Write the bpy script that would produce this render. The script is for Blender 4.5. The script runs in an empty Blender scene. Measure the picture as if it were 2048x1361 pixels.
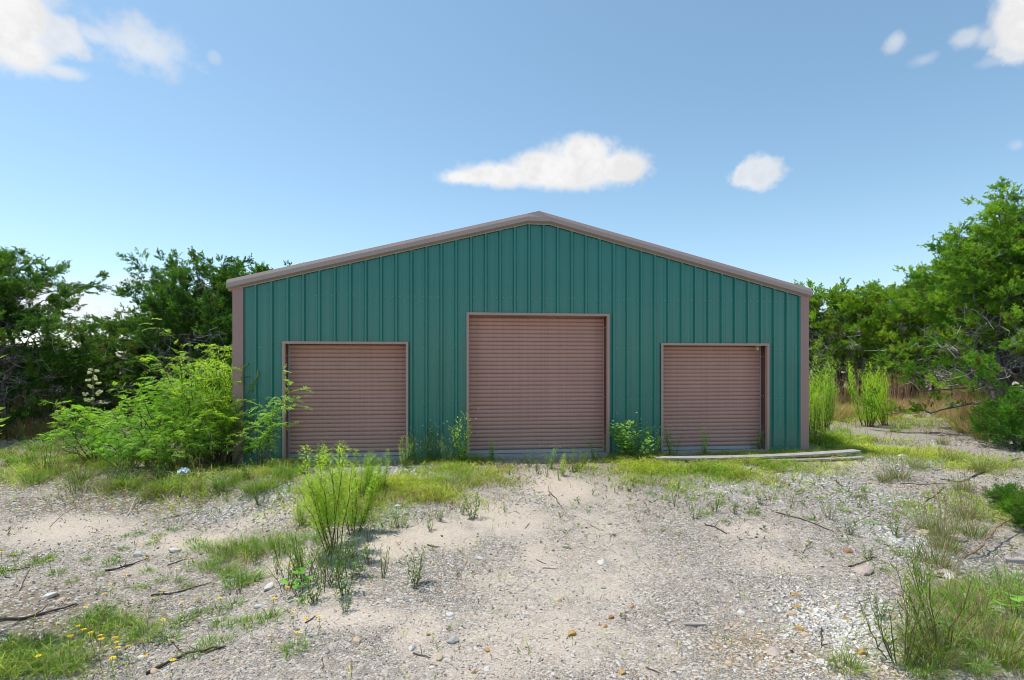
import bpy, math, random
import numpy as np
from mathutils import Vector

random.seed(7)
scene = bpy.context.scene
COL = scene.collection
R = math.radians

# ------------------------------------------------------------------ camera, world, sun, exposure
F, HZ, YAW = 1080.0, 728.0, 0.115
CX, CY, CZ = 4.241, -11.255, 1.918
cam = bpy.data.cameras.new('camera')
cam_o = bpy.data.objects.new('camera', cam)
COL.objects.link(cam_o)
cam.sensor_width = 36.0
cam.lens = F * 36.0 / 2048.0
cam.shift_y = (HZ - 680.5) / 2048.0
cam.clip_start = 0.05
cam.clip_end = 5000.0
cam_o.location = (CX, CY, CZ)
cam_o.rotation_euler = (R(90), 0, -YAW)
scene.camera = cam_o

scene.view_settings.view_transform = 'Standard'
scene.view_settings.look = 'None'
scene.view_settings.gamma = 1.0
scene.view_settings.use_curve_mapping = False
scene.view_settings.exposure = 0.48
scene.cycles.use_denoising = True
scene.cycles.filter_width = 0.95
scene.cycles.max_bounces = 8
scene.cycles.transparent_max_bounces = 8

SUN = Vector((-0.34, 0.13, 1.0)).normalized()
sun = bpy.data.lights.new('sun', 'SUN')
sun.energy = 3.25
sun.angle = R(0.53)
sun.color = (1.0, 0.945, 0.865)
sun_o = bpy.data.objects.new('sun', sun)
COL.objects.link(sun_o)
sun_o.location = (-6, 2, 20)
sun_o.rotation_euler = SUN.to_track_quat('Z', 'Y').to_euler()

world = bpy.data.worlds.new('World')
scene.world = world
world.use_nodes = True
world.cycles.sampling_method = 'NONE'


class NT:
    """small helper that writes node graphs"""
    def __init__(self, tree):
        self.t = tree
        tree.nodes.clear()

    def n(self, kind, **kw):
        nd = self.t.nodes.new(kind)
        for k, v in kw.items():
            setattr(nd, k, v)
        return nd

    def put(self, sock, v):
        if isinstance(v, bpy.types.NodeSocket):
            self.t.links.new(v, sock)
        elif v is not None:
            if sock.type == 'RGBA' and len(v) == 3:
                v = (*v, 1.0)
            sock.default_value = v

    def m(self, op, a=None, b=None, c=None, clamp=False):
        nd = self.n('ShaderNodeMath', operation=op, use_clamp=clamp)
        for i, v in enumerate((a, b, c)):
            self.put(nd.inputs[i], v)
        return nd.outputs[0]

    def ramp(self, fac, lo, hi, a=0.0, b=1.0, smooth=True):
        nd = self.n('ShaderNodeMapRange', interpolation_type='SMOOTHSTEP' if smooth else 'LINEAR')
        for i, v in enumerate((fac, lo, hi, a, b)):
            self.put(nd.inputs[i], v)
        return nd.outputs[0]

    def mix(self, fac, a, b, blend='MIX'):
        nd = self.n('ShaderNodeMix', data_type='RGBA', blend_type=blend)
        self.put(nd.inputs[0], fac)
        self.put(nd.inputs[6], a)
        self.put(nd.inputs[7], b)
        return nd.outputs[2]

    def noise(self, vec, scale, detail=4.0, rough=0.55, dist=0.0, color=False):
        nd = self.n('ShaderNodeTexNoise')
        self.put(nd.inputs['Vector'], vec)
        nd.inputs['Scale'].default_value = scale
        nd.inputs['Detail'].default_value = detail
        nd.inputs['Roughness'].default_value = rough
        nd.inputs['Distortion'].default_value = dist
        return nd.outputs['Color' if color else 'Fac']

    def voronoi(self, vec, scale, feature='F1', out='Distance', rand=1.0):
        nd = self.n('ShaderNodeTexVoronoi', feature=feature)
        self.put(nd.inputs['Vector'], vec)
        nd.inputs['Scale'].default_value = scale
        nd.inputs['Randomness'].default_value = rand
        return nd.outputs[out]

    def mapping(self, vec, scale=(1, 1, 1)):
        nd = self.n('ShaderNodeMapping')
        self.put(nd.inputs['Vector'], vec)
        nd.inputs['Scale'].default_value = scale
        return nd.outputs[0]

    def bump(self, h, strength=0.5, dist=0.01, normal=None):
        nd = self.n('ShaderNodeBump')
        nd.inputs['Strength'].default_value = strength
        nd.inputs['Distance'].default_value = dist
        self.put(nd.inputs['Height'], h)
        if normal is not None:
            self.put(nd.inputs['Normal'], normal)
        return nd.outputs[0]


def px_azel(px, py):
    return (YAW + math.atan((px - 1024) / F), math.atan((HZ - py) / math.hypot(F, px - 1024)))


def make_world():
    w = NT(world.node_tree)
    sky = w.n('ShaderNodeTexSky', sky_type='NISHITA')
    sky.sun_disc = False
    sky.sun_elevation = math.asin(SUN.z)
    sky.sun_rotation = math.atan2(SUN.x, SUN.y) % (2 * math.pi)
    sky.altitude = 300.0
    sky.air_density = 1.0
    sky.dust_density = 0.65
    sky.ozone_density = 2.0
    tc = w.n('ShaderNodeTexCoord')
    d = tc.outputs['Generated']
    sep = w.n('ShaderNodeSeparateXYZ')
    w.put(sep.inputs[0], d)
    az = w.m('ARCTAN2', sep.outputs[0], sep.outputs[1])
    el = w.m('ARCSINE', sep.outputs[2])
    nz = w.noise(d, 8.5, 6.0, 0.6)
    nf = w.noise(d, 34.0, 4.0, 0.6)
    warp = w.m('ADD', w.m('MULTIPLY_ADD', nz, 1.4, -0.70), w.m('MULTIPLY_ADD', nf, 0.36, -0.18))
    cmb = w.n('ShaderNodeCombineXYZ')
    w.put(cmb.inputs[0], az)
    w.put(cmb.inputs[1], el)
    ae = cmb.outputs[0]
    # cumulus in three densities: centre px, half-width and half-height in px
    clouds = {1.0: [(10, 30, 130, 115), (40, 100, 95, 50), (1150, 338, 140, 48), (1000, 350, 120, 32), (925, 355, 70, 20), (1165, 305, 85, 44), (1230, 335, 75, 34), (1085, 332, 90, 36), (1120, 355, 140, 30), (2050, 30, 80, 95)],
              0.8: [(110, 70, 80, 38), (1508, 350, 64, 42), (130, 605, 190, 60), (2040, 90, 60, 40)],
              0.7: [(285, 98, 112, 52), (110, 140, 95, 18)], 0.55: [(190, 72, 60, 20), (1935, 76, 42, 22), (1985, 72, 45, 20), (1792, 82, 32, 22), (260, 565, 130, 26)],
              0.28: [(1850, 120, 40, 15), (2000, 118, 55, 14), (430, 116, 16, 12), (2036, 290, 24, 14), (330, 130, 60, 20)]}
    acc = None
    for s, lst in clouds.items():
        q = None
        for (x, y, rx, ry) in lst:
            a, e = px_azel(x, y)
            k = math.cos(math.atan((x - 1024) / F))
            mp = w.n('ShaderNodeMapping')
            mp.inputs['Scale'].default_value = (F / rx / k / k, F / ry / k, 0)
            mp.inputs['Location'].default_value = (-a * F / rx / k / k, -e * F / ry / k, 0)
            w.put(mp.inputs['Vector'], ae)
            ln = w.n('ShaderNodeVectorMath', operation='LENGTH')
            w.put(ln.inputs[0], mp.outputs[0])
            q = ln.outputs['Value'] if q is None else w.m('SMOOTH_MIN', q, ln.outputs['Value'], 0.25)
        mk = w.m('MULTIPLY', w.ramp(w.m('MULTIPLY_ADD', warp, 1.0 if s > .85 else 1.7, q), 1.0, 0.42 if s > .75 else 0.1), s)
        acc = mk if acc is None else w.m('MAXIMUM', acc, mk)
    # scattered fair-weather cumulus over the rest of the sky
    away = w.ramp(w.m('ABSOLUTE', w.m('SUBTRACT', az, YAW)), 0.80, 1.05)
    gen = w.m('MULTIPLY', w.m('MULTIPLY', w.ramp(w.noise(d, 3.2, 4.0, 0.55), 0.60, 0.74), away), w.ramp(el, 0.05, 0.25))
    acc = w.m('MAXIMUM', acc, gen)
    shade = w.ramp(w.m('MULTIPLY_ADD', nf, 0.4, w.m('MULTIPLY', nz, 0.6)), 0.36, 0.60, 0.90, 1.03)
    hsv = w.n('ShaderNodeHueSaturation')
    hsv.inputs['Hue'].default_value = 0.484
    hsv.inputs['Saturation'].default_value = 0.98
    w.put(hsv.inputs['Color'], sky.outputs[0])
    cl = w.mix(1.0, (4.9, 4.9, 4.95), shade, 'MULTIPLY')
    c = w.mix(acc, hsv.outputs[0], cl)
    bg = w.n('ShaderNodeBackground')
    bg.inputs['Strength'].default_value = 0.133
    w.put(bg.inputs['Color'], c)
    out = w.n('ShaderNodeOutputWorld')
    w.put(out.inputs[0], bg.outputs[0])


make_world()

# ------------------------------------------------------------------ helpers: meshes and things
def nrm(v):
    return v / np.maximum(np.linalg.norm(v, axis=-1, keepdims=True), 1e-9)


class MB:
    """collects triangles and quads, then links them as one mesh object"""
    def __init__(self):
        self.v, self.c, self.q, self.t, self.n = [], [], [], [], 0

    def add(self, v, f, col=(1, 1, 1)):
        v = np.asarray(v, float).reshape(-1, 3)
        f = np.asarray(f, np.int64)
        col = np.asarray(col, float)
        if col.ndim == 1:
            col = np.tile(col, (len(v), 1))
        self.v.append(v)
        self.c.append(col)
        (self.q if f.shape[1] == 4 else self.t).append(f + self.n)
        self.n += len(v)
        return self

    def box(self, lo, hi, col=(1, 1, 1)):
        x0, y0, z0 = lo
        x1, y1, z1 = hi
        v = [(x0, y0, z0), (x1, y0, z0), (x1, y1, z0), (x0, y1, z0), (x0, y0, z1), (x1, y0, z1), (x1, y1, z1), (x0, y1, z1)]
        f = [(0, 3, 2, 1), (4, 5, 6, 7), (0, 1, 5, 4), (1, 2, 6, 5), (2, 3, 7, 6), (3, 0, 4, 7)]
        return self.add(v, f, col)

    def tube(self, path, rad, sides=5, col=(1, 1, 1), cap=True):
        p = np.asarray(path, float)
        n = len(p)
        rad = np.broadcast_to(np.asarray(rad, float), (n,))
        tn = nrm(np.gradient(p, axis=0))
        ref = np.array([0.31, 0.17, 0.93])
        if abs(tn[0] @ ref) > 0.9:
            ref = np.array([1.0, 0.1, 0.0])
        a = nrm(np.cross(tn, ref))
        b = np.cross(tn, a)
        th = np.arange(sides) * 2 * math.pi / sides
        ring = a[:, None, :] * np.cos(th)[None, :, None] + b[:, None, :] * np.sin(th)[None, :, None]
        v = p[:, None, :] + ring * rad[:, None, None]
        i, j = np.meshgrid(np.arange(n - 1), np.arange(sides), indexing='ij')
        j2 = (j + 1) % sides
        f = np.stack([i * sides + j, i * sides + j2, (i + 1) * sides + j2, (i + 1) * sides + j], -1).reshape(-1, 4)
        v = v.reshape(-1, 3)
        self.add(v, f, col)
        if cap:
            e = np.array([[0, k + 1, k] for k in range(1, sides - 1)])
            base = self.n - len(v)
            self.t.append(e + base)
            self.t.append(e[:, ::-1] + base + (n - 1) * sides)
        return self

    def mesh(self, name, smooth=False):
        me = bpy.data.meshes.new(name)
        v = np.concatenate(self.v)
        c = np.concatenate(self.c)
        q = np.concatenate(self.q) if self.q else np.zeros((0, 4), np.int64)
        t = np.concatenate(self.t) if self.t else np.zeros((0, 3), np.int64)
        me.vertices.add(len(v))
        me.vertices.foreach_set('co', v.astype(np.float32).ravel())
        loops = np.concatenate([q.ravel(), t.ravel()]).astype(np.int32)
        me.loops.add(len(loops))
        me.loops.foreach_set('vertex_index', loops)
        st = np.concatenate([np.arange(len(q)) * 4, len(q) * 4 + np.arange(len(t)) * 3]).astype(np.int32)
        me.polygons.add(len(st))
        me.polygons.foreach_set('loop_start', st)
        me.polygons.foreach_set('use_smooth', np.full(len(st), smooth, bool))
        ca = me.color_attributes.new('Col', 'FLOAT_COLOR', 'POINT')
        ca.data.foreach_set('color', np.concatenate([c, np.ones((len(c), 1))], 1).astype(np.float32).ravel())
        me.update()
        me.validate()
        return me

    def build(self, name, mat, parent=None, smooth=False, loc=None):
        return link(name, self.mesh(name, smooth), mat, parent, loc)


def link(name, me, mat=None, parent=None, loc=None):
    if mat is not None and not me.materials:
        me.materials.append(mat)
    o = bpy.data.objects.new(name, me)
    COL.objects.link(o)
    o.parent = parent
    if loc is not None:
        o.location = loc
    return o


def tag(o, label=None, cat=None, group=None, kind=None):
    for k, v in (('label', label), ('category', cat), ('group', group), ('kind', kind)):
        if v:
            o[k] = v
    return o


def thing(name, label, cat, loc=(0, 0, 0), rz=0.0, group=None, scale=1.0):
    o = bpy.data.objects.new(name, None)
    COL.objects.link(o)
    o.empty_display_size = 0.2
    o.location = loc
    o.rotation_euler = (0, 0, rz)
    o.scale = (scale,) * 3
    return tag(o, label, cat, group)


def place(name, label, cat, parts, loc, rz=0.0, scale=1.0, group=None, tilt=(0, 0)):
    """a thing whose parts share mesh data: parts = [(name, mesh)]; a single part becomes the thing itself"""
    if len(parts) == 1:
        o = link(name, parts[0][1])
        o.location = loc
        o.scale = (scale,) * 3 if not isinstance(scale, tuple) else scale
        tag(o, label, cat, group)
    else:
        o = thing(name, label, cat, loc, rz, group)
        o.scale = (scale,) * 3 if not isinstance(scale, tuple) else scale
        for pn, me in parts:
            c = link(pn, me, None, o)
            if pn in ('flowers', 'blossoms', 'petals', 'dry_blades', 'green_blades', 'seed_stalks'):
                c['kind'] = 'stuff'
    o.rotation_euler = (tilt[0], tilt[1], rz)
    return o


# value noise for terrain and masks
_rs = np.random.default_rng(11)
_lat = _rs.random((256, 256))


def vnoise(x, y, s):
    x, y = np.asarray(x, float) * s + 517.3, np.asarray(y, float) * s + 331.7
    xi, yi = np.floor(x).astype(int), np.floor(y).astype(int)
    fx, fy = x - xi, y - yi
    fx, fy = fx * fx * (3 - 2 * fx), fy * fy * (3 - 2 * fy)
    g = lambda i, j: _lat[(xi + i) % 256, (yi + j) % 256]
    return (g(0, 0) * (1 - fx) + g(1, 0) * fx) * (1 - fy) + (g(0, 1) * (1 - fx) + g(1, 1) * fx) * fy - 0.5


def fbm(x, y, s, o=4):
    r, a = 0, 1.0
    for k in range(o):
        r = r + a * vnoise(x + 13.1 * k, y - 7.7 * k, s)
        s, a = s * 2.03, a * 0.5
    return r


def sstep(x, a, b):
    t = np.clip((x - a) / (b - a), 0, 1)
    return t * t * (3 - 2 * t)


SN, CS = math.sin(YAW), math.cos(YAW)


def to_world(lat, d):
    return CX + lat * CS + d * SN, CY - lat * SN + d * CS


def to_cam(x, y):
    dx, dy = x - CX, y - CY
    return dx * CS - dy * SN, dx * SN + dy * CS      # lateral, depth


# the bank at the left: foot of the slope in yard coordinates (lateral, depth)
BANK = np.array([(-30, 12.0), (-12, 9.9), (-8.6, 9.2), (-6.2, 8.9), (-4.7, 8.3), (-3.6, 7.6), (-2.6, 6.6), (-1.9, 5.4), (-1.2, 3.0), (-1.0, 0.0), (-1.0, -30)])


def terrain(x, y):
    x, y = np.asarray(x, float), np.asarray(y, float)
    z = -0.055 - 0.20 * sstep(-y, 1.0, 7.5)
    lat, d = to_cam(x, y)
    dd = np.interp(lat, BANK[:8, 0], BANK[:8, 1])
    low = sstep(dd - d, -1.0, 0.5) * sstep(-lat, 1.6, 3.2)
    z = z - 0.33 * low
    # overgrown mound between the lower yard and the barn's left corner
    z = z + 0.16 * np.exp(-((x + 2.6) / 2.6) ** 2 - ((y + 1.6) / 1.0) ** 2)
    z = z + 0.10 * sstep(lat, 5.5, 9.0) * sstep(-y, 0.5, 3.0)
    # two shallow wheel tracks up to the middle door
    for tx in (5.2, 6.9):
        c = tx - 0.10 * (y + 2)
        z = z - 0.022 * np.exp(-((x - c) / 0.35) ** 2) * sstep(-y, 0.8, 2.0)
    near = 1 - sstep(np.hypot(x - 4, y + 5), 25, 60)
    z = z + 0.05 * fbm(x, y, 0.45, 3) * near * sstep(-y, 0.2, 1.6) + 0.018 * fbm(x, y, 2.2, 3) * near
    z = z + 0.9 * fbm(x, y, 0.02, 3) * sstep(np.hypot(x - 4, y - 4), 30, 90)
    inside = (x > -0.2) & (x < 12.4) & (y > -0.15) & (y < 12.5)
    return np.where(inside, np.minimum(z, -0.10), z)


def ground(px, py):
    """the point of the ground that the photograph shows at px, py (full-size pixels)"""
    k = (py - HZ) / F
    h = np.concatenate([np.arange(0.6, 30, 0.04), np.arange(30, 90, 0.2)])
    x, y = to_world((px - 1024) / F * h, h)
    below = CZ - k * h < terrain(x, y)
    i = int(np.argmax(below)) if below.any() else len(h) - 1
    return float(x[i]), float(y[i]), float(terrain(x[i], y[i]))


def ground_at(px, d):
    x, y = to_world((px - 1024) / F * d, d)
    return x, y, float(terrain(x, y))


def spots(lst):
    out = []
    for (px, py, rx, ry, w) in lst:
        a, b, c = ground(px, py), ground(px, py + ry), ground(px, py - ry)
        l0, d0 = to_cam(a[0], a[1])
        d1, d2 = to_cam(b[0], b[1])[1], to_cam(c[0], c[1])[1]
        out.append((l0, d0, rx * d0 / F, max(0.12, (d0 - d1)), max(0.12, (d2 - d0)), w))
    return out


def field(sp, x, y):
    lat, d = to_cam(x, y)
    r = np.zeros_like(lat)
    for (l0, d0, a, bn, bf, w) in sp:
        t = d - d0
        q = ((lat - l0) / a) ** 2 + np.where(t > 0, t / bf, t / bn) ** 2
        r = np.maximum(r, w * np.exp(-q * 1.1))
    return r


PATH = spots([(1850, 832, 110, 14, 1), (1790, 882, 110, 20, .5), (1860, 870, 90, 18, .5)])
SAND = spots([(1120, 1150, 210, 110, .50), (1040, 1280, 320, 90, .42), (1180, 1050, 110, 60, .5), (1120, 975, 100, 40, 1), (1010, 1040, 130, 45, 1), (880, 1070, 130, 40, 1), (760, 1100, 110, 40, 1), (1080, 1120, 60, 60, .8),
              (660, 1185, 90, 30, .9), (700, 1240, 150, 30, 1), (830, 1260, 60, 50, .9), (380, 1085, 150, 25, .9), (520, 1040, 120, 18, .8),
              (130, 1060, 200, 40, .9), (1230, 1000, 90, 40, .6), (1500, 1060, 110, 25, .6), (1680, 920, 60, 15, .8), (1000, 1160, 120, 40, .6),
              (560, 1140, 90, 40, .7), (300, 1140, 90, 20, .5), (1800, 980, 80, 16, .6), (1560, 1130, 90, 30, .4)])
COARSE = spots([(1690, 1260, 150, 90, 1), (1830, 1090, 90, 70, 1), (1750, 1000, 130, 40, 1), (1600, 960, 160, 30, 1), (1450, 985, 150, 30, .7), (560, 990, 110, 40, 1),
                (480, 1020, 90, 22, .9), (800, 945, 200, 14, 1), (690, 980, 120, 30, .7), (1600, 1330, 200, 40, .6), (1880, 870, 160, 30, .8), (1820, 930, 140, 30, .7),
                (780, 1030, 110, 25, .7), (1060, 990, 50, 30, .5)])
OCHRE = spots([(1560, 1310, 190, 60, 1), (1700, 1330, 110, 40, 1), (1480, 1260, 60, 30, .7), (1620, 1230, 60, 30, .5), (1860, 1060, 60, 20, .6), (1380, 1350, 120, 30, .4)])
DIRT_SHADE = spots([(150, 1010, 250, 22, 1), (330, 1000, 160, 30, .8), (1900, 1000, 120, 50, .7), (1960, 1300, 130, 90, .8), (60, 960, 100, 30, .7), (1080, 930, 300, 9, .7), (700, 928, 140, 8, .7),  # bare soil; the two thin strips before the doors are painted wall shade
              (60, 1300, 150, 60, .6), (1930, 1150, 90, 60, .6), (420, 950, 160, 40, .9), (260, 900, 300, 60, .8), (1980, 880, 160, 50, .8), (60, 1200, 120, 60, .35)])
GRASS = spots([(700, 1030, 90, 24, 1), (830, 1000, 110, 28, 1), (760, 985, 150, 32, 1), (900, 965, 90, 32, 1), (690, 1010, 80, 30, .8), (980, 955, 60, 22, .7), (750, 1030, 90, 15, .6), (1300, 935, 80, 22, 1),
               (1400, 945, 140, 24, 1), (1520, 935, 120, 16, 1), (1450, 905, 220, 9, .8), (1600, 915, 70, 14, .7), (1340, 965, 90, 22, .6), (1660, 890, 50, 28, 1), (1640, 860, 40, 40, 1), (1740, 900, 70, 16, .7),
               (120, 935, 150, 45, .72), (20, 905, 90, 20, .9), (300, 960, 190, 34, .5), (420, 970, 130, 36, .55), (550, 945, 60, 35, .8), (1720, 830, 120, 25, 1), (1790, 850, 80, 14, .8), (1900, 800, 130, 14, 1), (1950, 850, 100, 30, .8),
               (520, 1085, 90, 25, .5), (470, 1125, 70, 30, .45), (60, 1330, 130, 40, .8), (220, 1265, 80, 30, .6), (1960, 1240, 110, 70, .7), (1850, 1310, 90, 40, .6), (1150, 938, 60, 10, .4), (880, 925, 120, 8, .5), (620, 1110, 70, 20, .4),
               (1840, 1030, 60, 25, .4), (1930, 930, 90, 25, .5), (2000, 1030, 60, 40, .6)])

GREYED = spots([(100, 1250, 300, 130, 1), (350, 1200, 250, 90, .8), (1800, 960, 200, 50, .5), (250, 1330, 300, 60, .7), (1950, 1100, 120, 150, .7)])

# ------------------------------------------------------------------ materials
MATS = {}


def principled(w, color, rough=0.6, normal=None, metal=0.0, spec=0.4):
    b = w.n('ShaderNodeBsdfPrincipled')
    w.put(b.inputs['Base Color'], color)
    w.put(b.inputs['Roughness'], rough)
    b.inputs['Metallic'].default_value = metal
    b.inputs['Specular IOR Level'].default_value = spec
    if normal is not None:
        w.put(b.inputs['Normal'], normal)
    return b.outputs[0]


def new_mat(name):
    m = bpy.data.materials.new(name)
    m.use_nodes = True
    MATS[name] = m
    return m, NT(m.node_tree)


def finish(w, sh):
    o = w.n('ShaderNodeOutputMaterial')
    w.put(o.inputs[0], sh)


def paint(name, col, rough=0.42, var=0.12, dust=(0.42, 0.36, 0.28), dusty=0.25, streak=True, specks=1.0, metal=0.0, spec=0.5):
    """weathered sheet-metal paint: chalky patches, faint runs, dust thrown up near the ground"""
    m, w = new_mat(name)
    g = w.n('ShaderNodeNewGeometry').outputs['Position']
    big = w.noise(g, 1.3, 4.0, 0.6)
    run = w.noise(w.mapping(g, (22.0, 22.0, 0.22)), 1.0, 3.0, 0.6)
    fine = w.noise(g, 40.0, 3.0, 0.6)
    f = w.m('MULTIPLY_ADD', w.m('SUBTRACT', big, 0.5), 0.8, w.m('MULTIPLY', w.m('SUBTRACT', run, 0.5), 1.2 if streak else 0.2))
    val = w.m('MULTIPLY_ADD', f, var * 2.0, 1.0)
    cc = w.n('ShaderNodeCombineColor')
    for i in range(3):
        w.put(cc.inputs[i], val)
    c = w.mix(1.0, col, cc.outputs[0], 'MULTIPLY')
    sep = w.n('ShaderNodeSeparateXYZ')
    w.put(sep.inputs[0], g)
    lowz = w.ramp(w.m('MULTIPLY_ADD', w.m('SUBTRACT', run, 0.5), 0.7, sep.outputs[2]), 0.75, -0.1)
    spot = w.ramp(fine, 0.62, 0.75, 0.0, 0.35 * specks)
    c = w.mix(w.m('MULTIPLY', lowz, dusty, clamp=True), c, dust)
    c = w.mix(w.m('MULTIPLY', spot, dusty), c, dust)
    rr = w.m('MULTIPLY_ADD', big, 0.22, rough - 0.11)
    nb = w.bump(w.m('MULTIPLY_ADD', run, 0.25, w.noise(g, 2.2, 1.0, 0.5)), 0.12, 0.02)
    finish(w, principled(w, c, rr, nb, metal, spec))
    return m


paint('wall_paint', (0.018, 0.190, 0.152), 0.22, 0.22, dusty=0.20, specks=0.0, spec=0.65)
paint('door_paint', (0.51, 0.285, 0.238), 0.44, 0.16, dusty=0.25)
paint('trim_paint', (0.37, 0.215, 0.195), 0.42, 0.08, dusty=0.2)
paint('rake_paint', (0.39, 0.295, 0.265), 0.38, 0.08, dusty=0.1)
paint('roof_paint', (0.36, 0.25, 0.22), 0.42, 0.08)
paint('frame_paint', (0.43, 0.295, 0.25), 0.45, 0.08)
paint('primer_red', (0.16, 0.045, 0.03), 0.6, 0.25, dusty=0.3)
paint('galvanised', (0.42, 0.44, 0.47), 0.45, 0.15, dusty=0.3, metal=0.3)


def simple(name, c1, c2, scale, rough=0.85, bump=0.4, dist=0.01, stretch=(1, 1, 1), detail=5.0, attr=False):
    m, w = new_mat(name)
    g = w.n('ShaderNodeTexCoord').outputs['Object']
    f = w.noise(w.mapping(g, stretch), scale, detail, 0.6)
    c = w.mix(w.ramp(f, 0.33, 0.67), c1, c2)
    if attr:
        a = w.n('ShaderNodeVertexColor', layer_name='Col')
        c = w.mix(1.0, c, a.outputs[0], 'MULTIPLY')
    finish(w, principled(w, c, rough, w.bump(f, bump, dist), 0.0, 0.25))
    return m


simple('concrete', (0.34, 0.32, 0.29), (0.48, 0.46, 0.42), 9.0, 0.9)
simple('grey_wood', (0.22, 0.20, 0.18), (0.48, 0.45, 0.41), 3.0, 0.85, 0.6, 0.004, (2, 40, 40))
simple('brown_wood', (0.33, 0.17, 0.08), (0.48, 0.28, 0.15), 3.0, 0.8, 0.5, 0.004, (4, 30, 30))
simple('dark_stick', (0.045, 0.036, 0.03), (0.14, 0.115, 0.095), 18.0, 0.9, 0.6, 0.004)
simple('tan_stick', (0.16, 0.10, 0.06), (0.32, 0.22, 0.14), 18.0, 0.9, 0.6, 0.004)
simple('pale_stick', (0.34, 0.31, 0.27), (0.55, 0.51, 0.45), 18.0, 0.9, 0.6, 0.004)
simple('juniper_bark', (0.075, 0.06, 0.052), (0.26, 0.225, 0.205), 7.0, 0.95, 0.8, 0.01, (3, 3, 0.7))
simple('dead_twig', (0.28, 0.26, 0.25), (0.52, 0.49, 0.47), 9.0, 0.95, 0.4, 0.004)
simple('stone', (0.72, 0.72, 0.72), (1.0, 1.0, 1.0), 26.0, 0.9, 0.5, 0.004, attr=True)
simple('plastic_film', (0.50, 0.60, 0.72), (0.75, 0.82, 0.90), 14.0, 0.35, 0.3, 0.01)
simple('brass', (0.50, 0.36, 0.18), (0.62, 0.48, 0.28), 20.0, 0.4, 0.2, 0.002)
simple('stem', (0.62, 0.62, 0.62), (1.0, 1.0, 1.0), 20.0, 0.8, 0.2, 0.002, attr=True)


def leaf_mat(name, trans=0.4, rough=0.5, boost=1.7, spec=0.3):
    m, w = new_mat(name)
    a = w.n('ShaderNodeVertexColor', layer_name='Col').outputs[0]
    oi = w.n('ShaderNodeObjectInfo').outputs['Random']
    g = w.n('ShaderNodeNewGeometry').outputs['Position']
    hs = w.n('ShaderNodeHueSaturation')
    w.put(hs.inputs['Color'], a)
    w.put(hs.inputs['Hue'], w.m('MULTIPLY_ADD', oi, 0.03, 0.485))
    w.put(hs.inputs['Value'], w.ramp(w.noise(g, 2.3, 3.0, 0.6), 0.3, 0.7, 0.82, 1.2))
    b = principled(w, hs.outputs[0], rough, None, 0.0, spec)
    tr = w.n('ShaderNodeBsdfTranslucent')
    tc = w.mix(1.0, hs.outputs[0], (boost * 1.05, boost * 1.1, boost * 0.55), 'MULTIPLY')
    w.put(tr.inputs[0], tc)
    mx = w.n('ShaderNodeMixShader')
    mx.inputs[0].default_value = trans
    w.put(mx.inputs[1], b)
    w.put(mx.inputs[2], tr.outputs[0])
    finish(w, mx.outputs[0])
    return m


leaf_mat('juniper_leaf', 0.42, 0.6, 1.6, 0.2)
leaf_mat('leaf', 0.42, 0.45, 1.5)
leaf_mat('blade', 0.35, 0.5, 1.4)
leaf_mat('petal', 0.35, 0.6, 1.0, 0.2)


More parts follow.
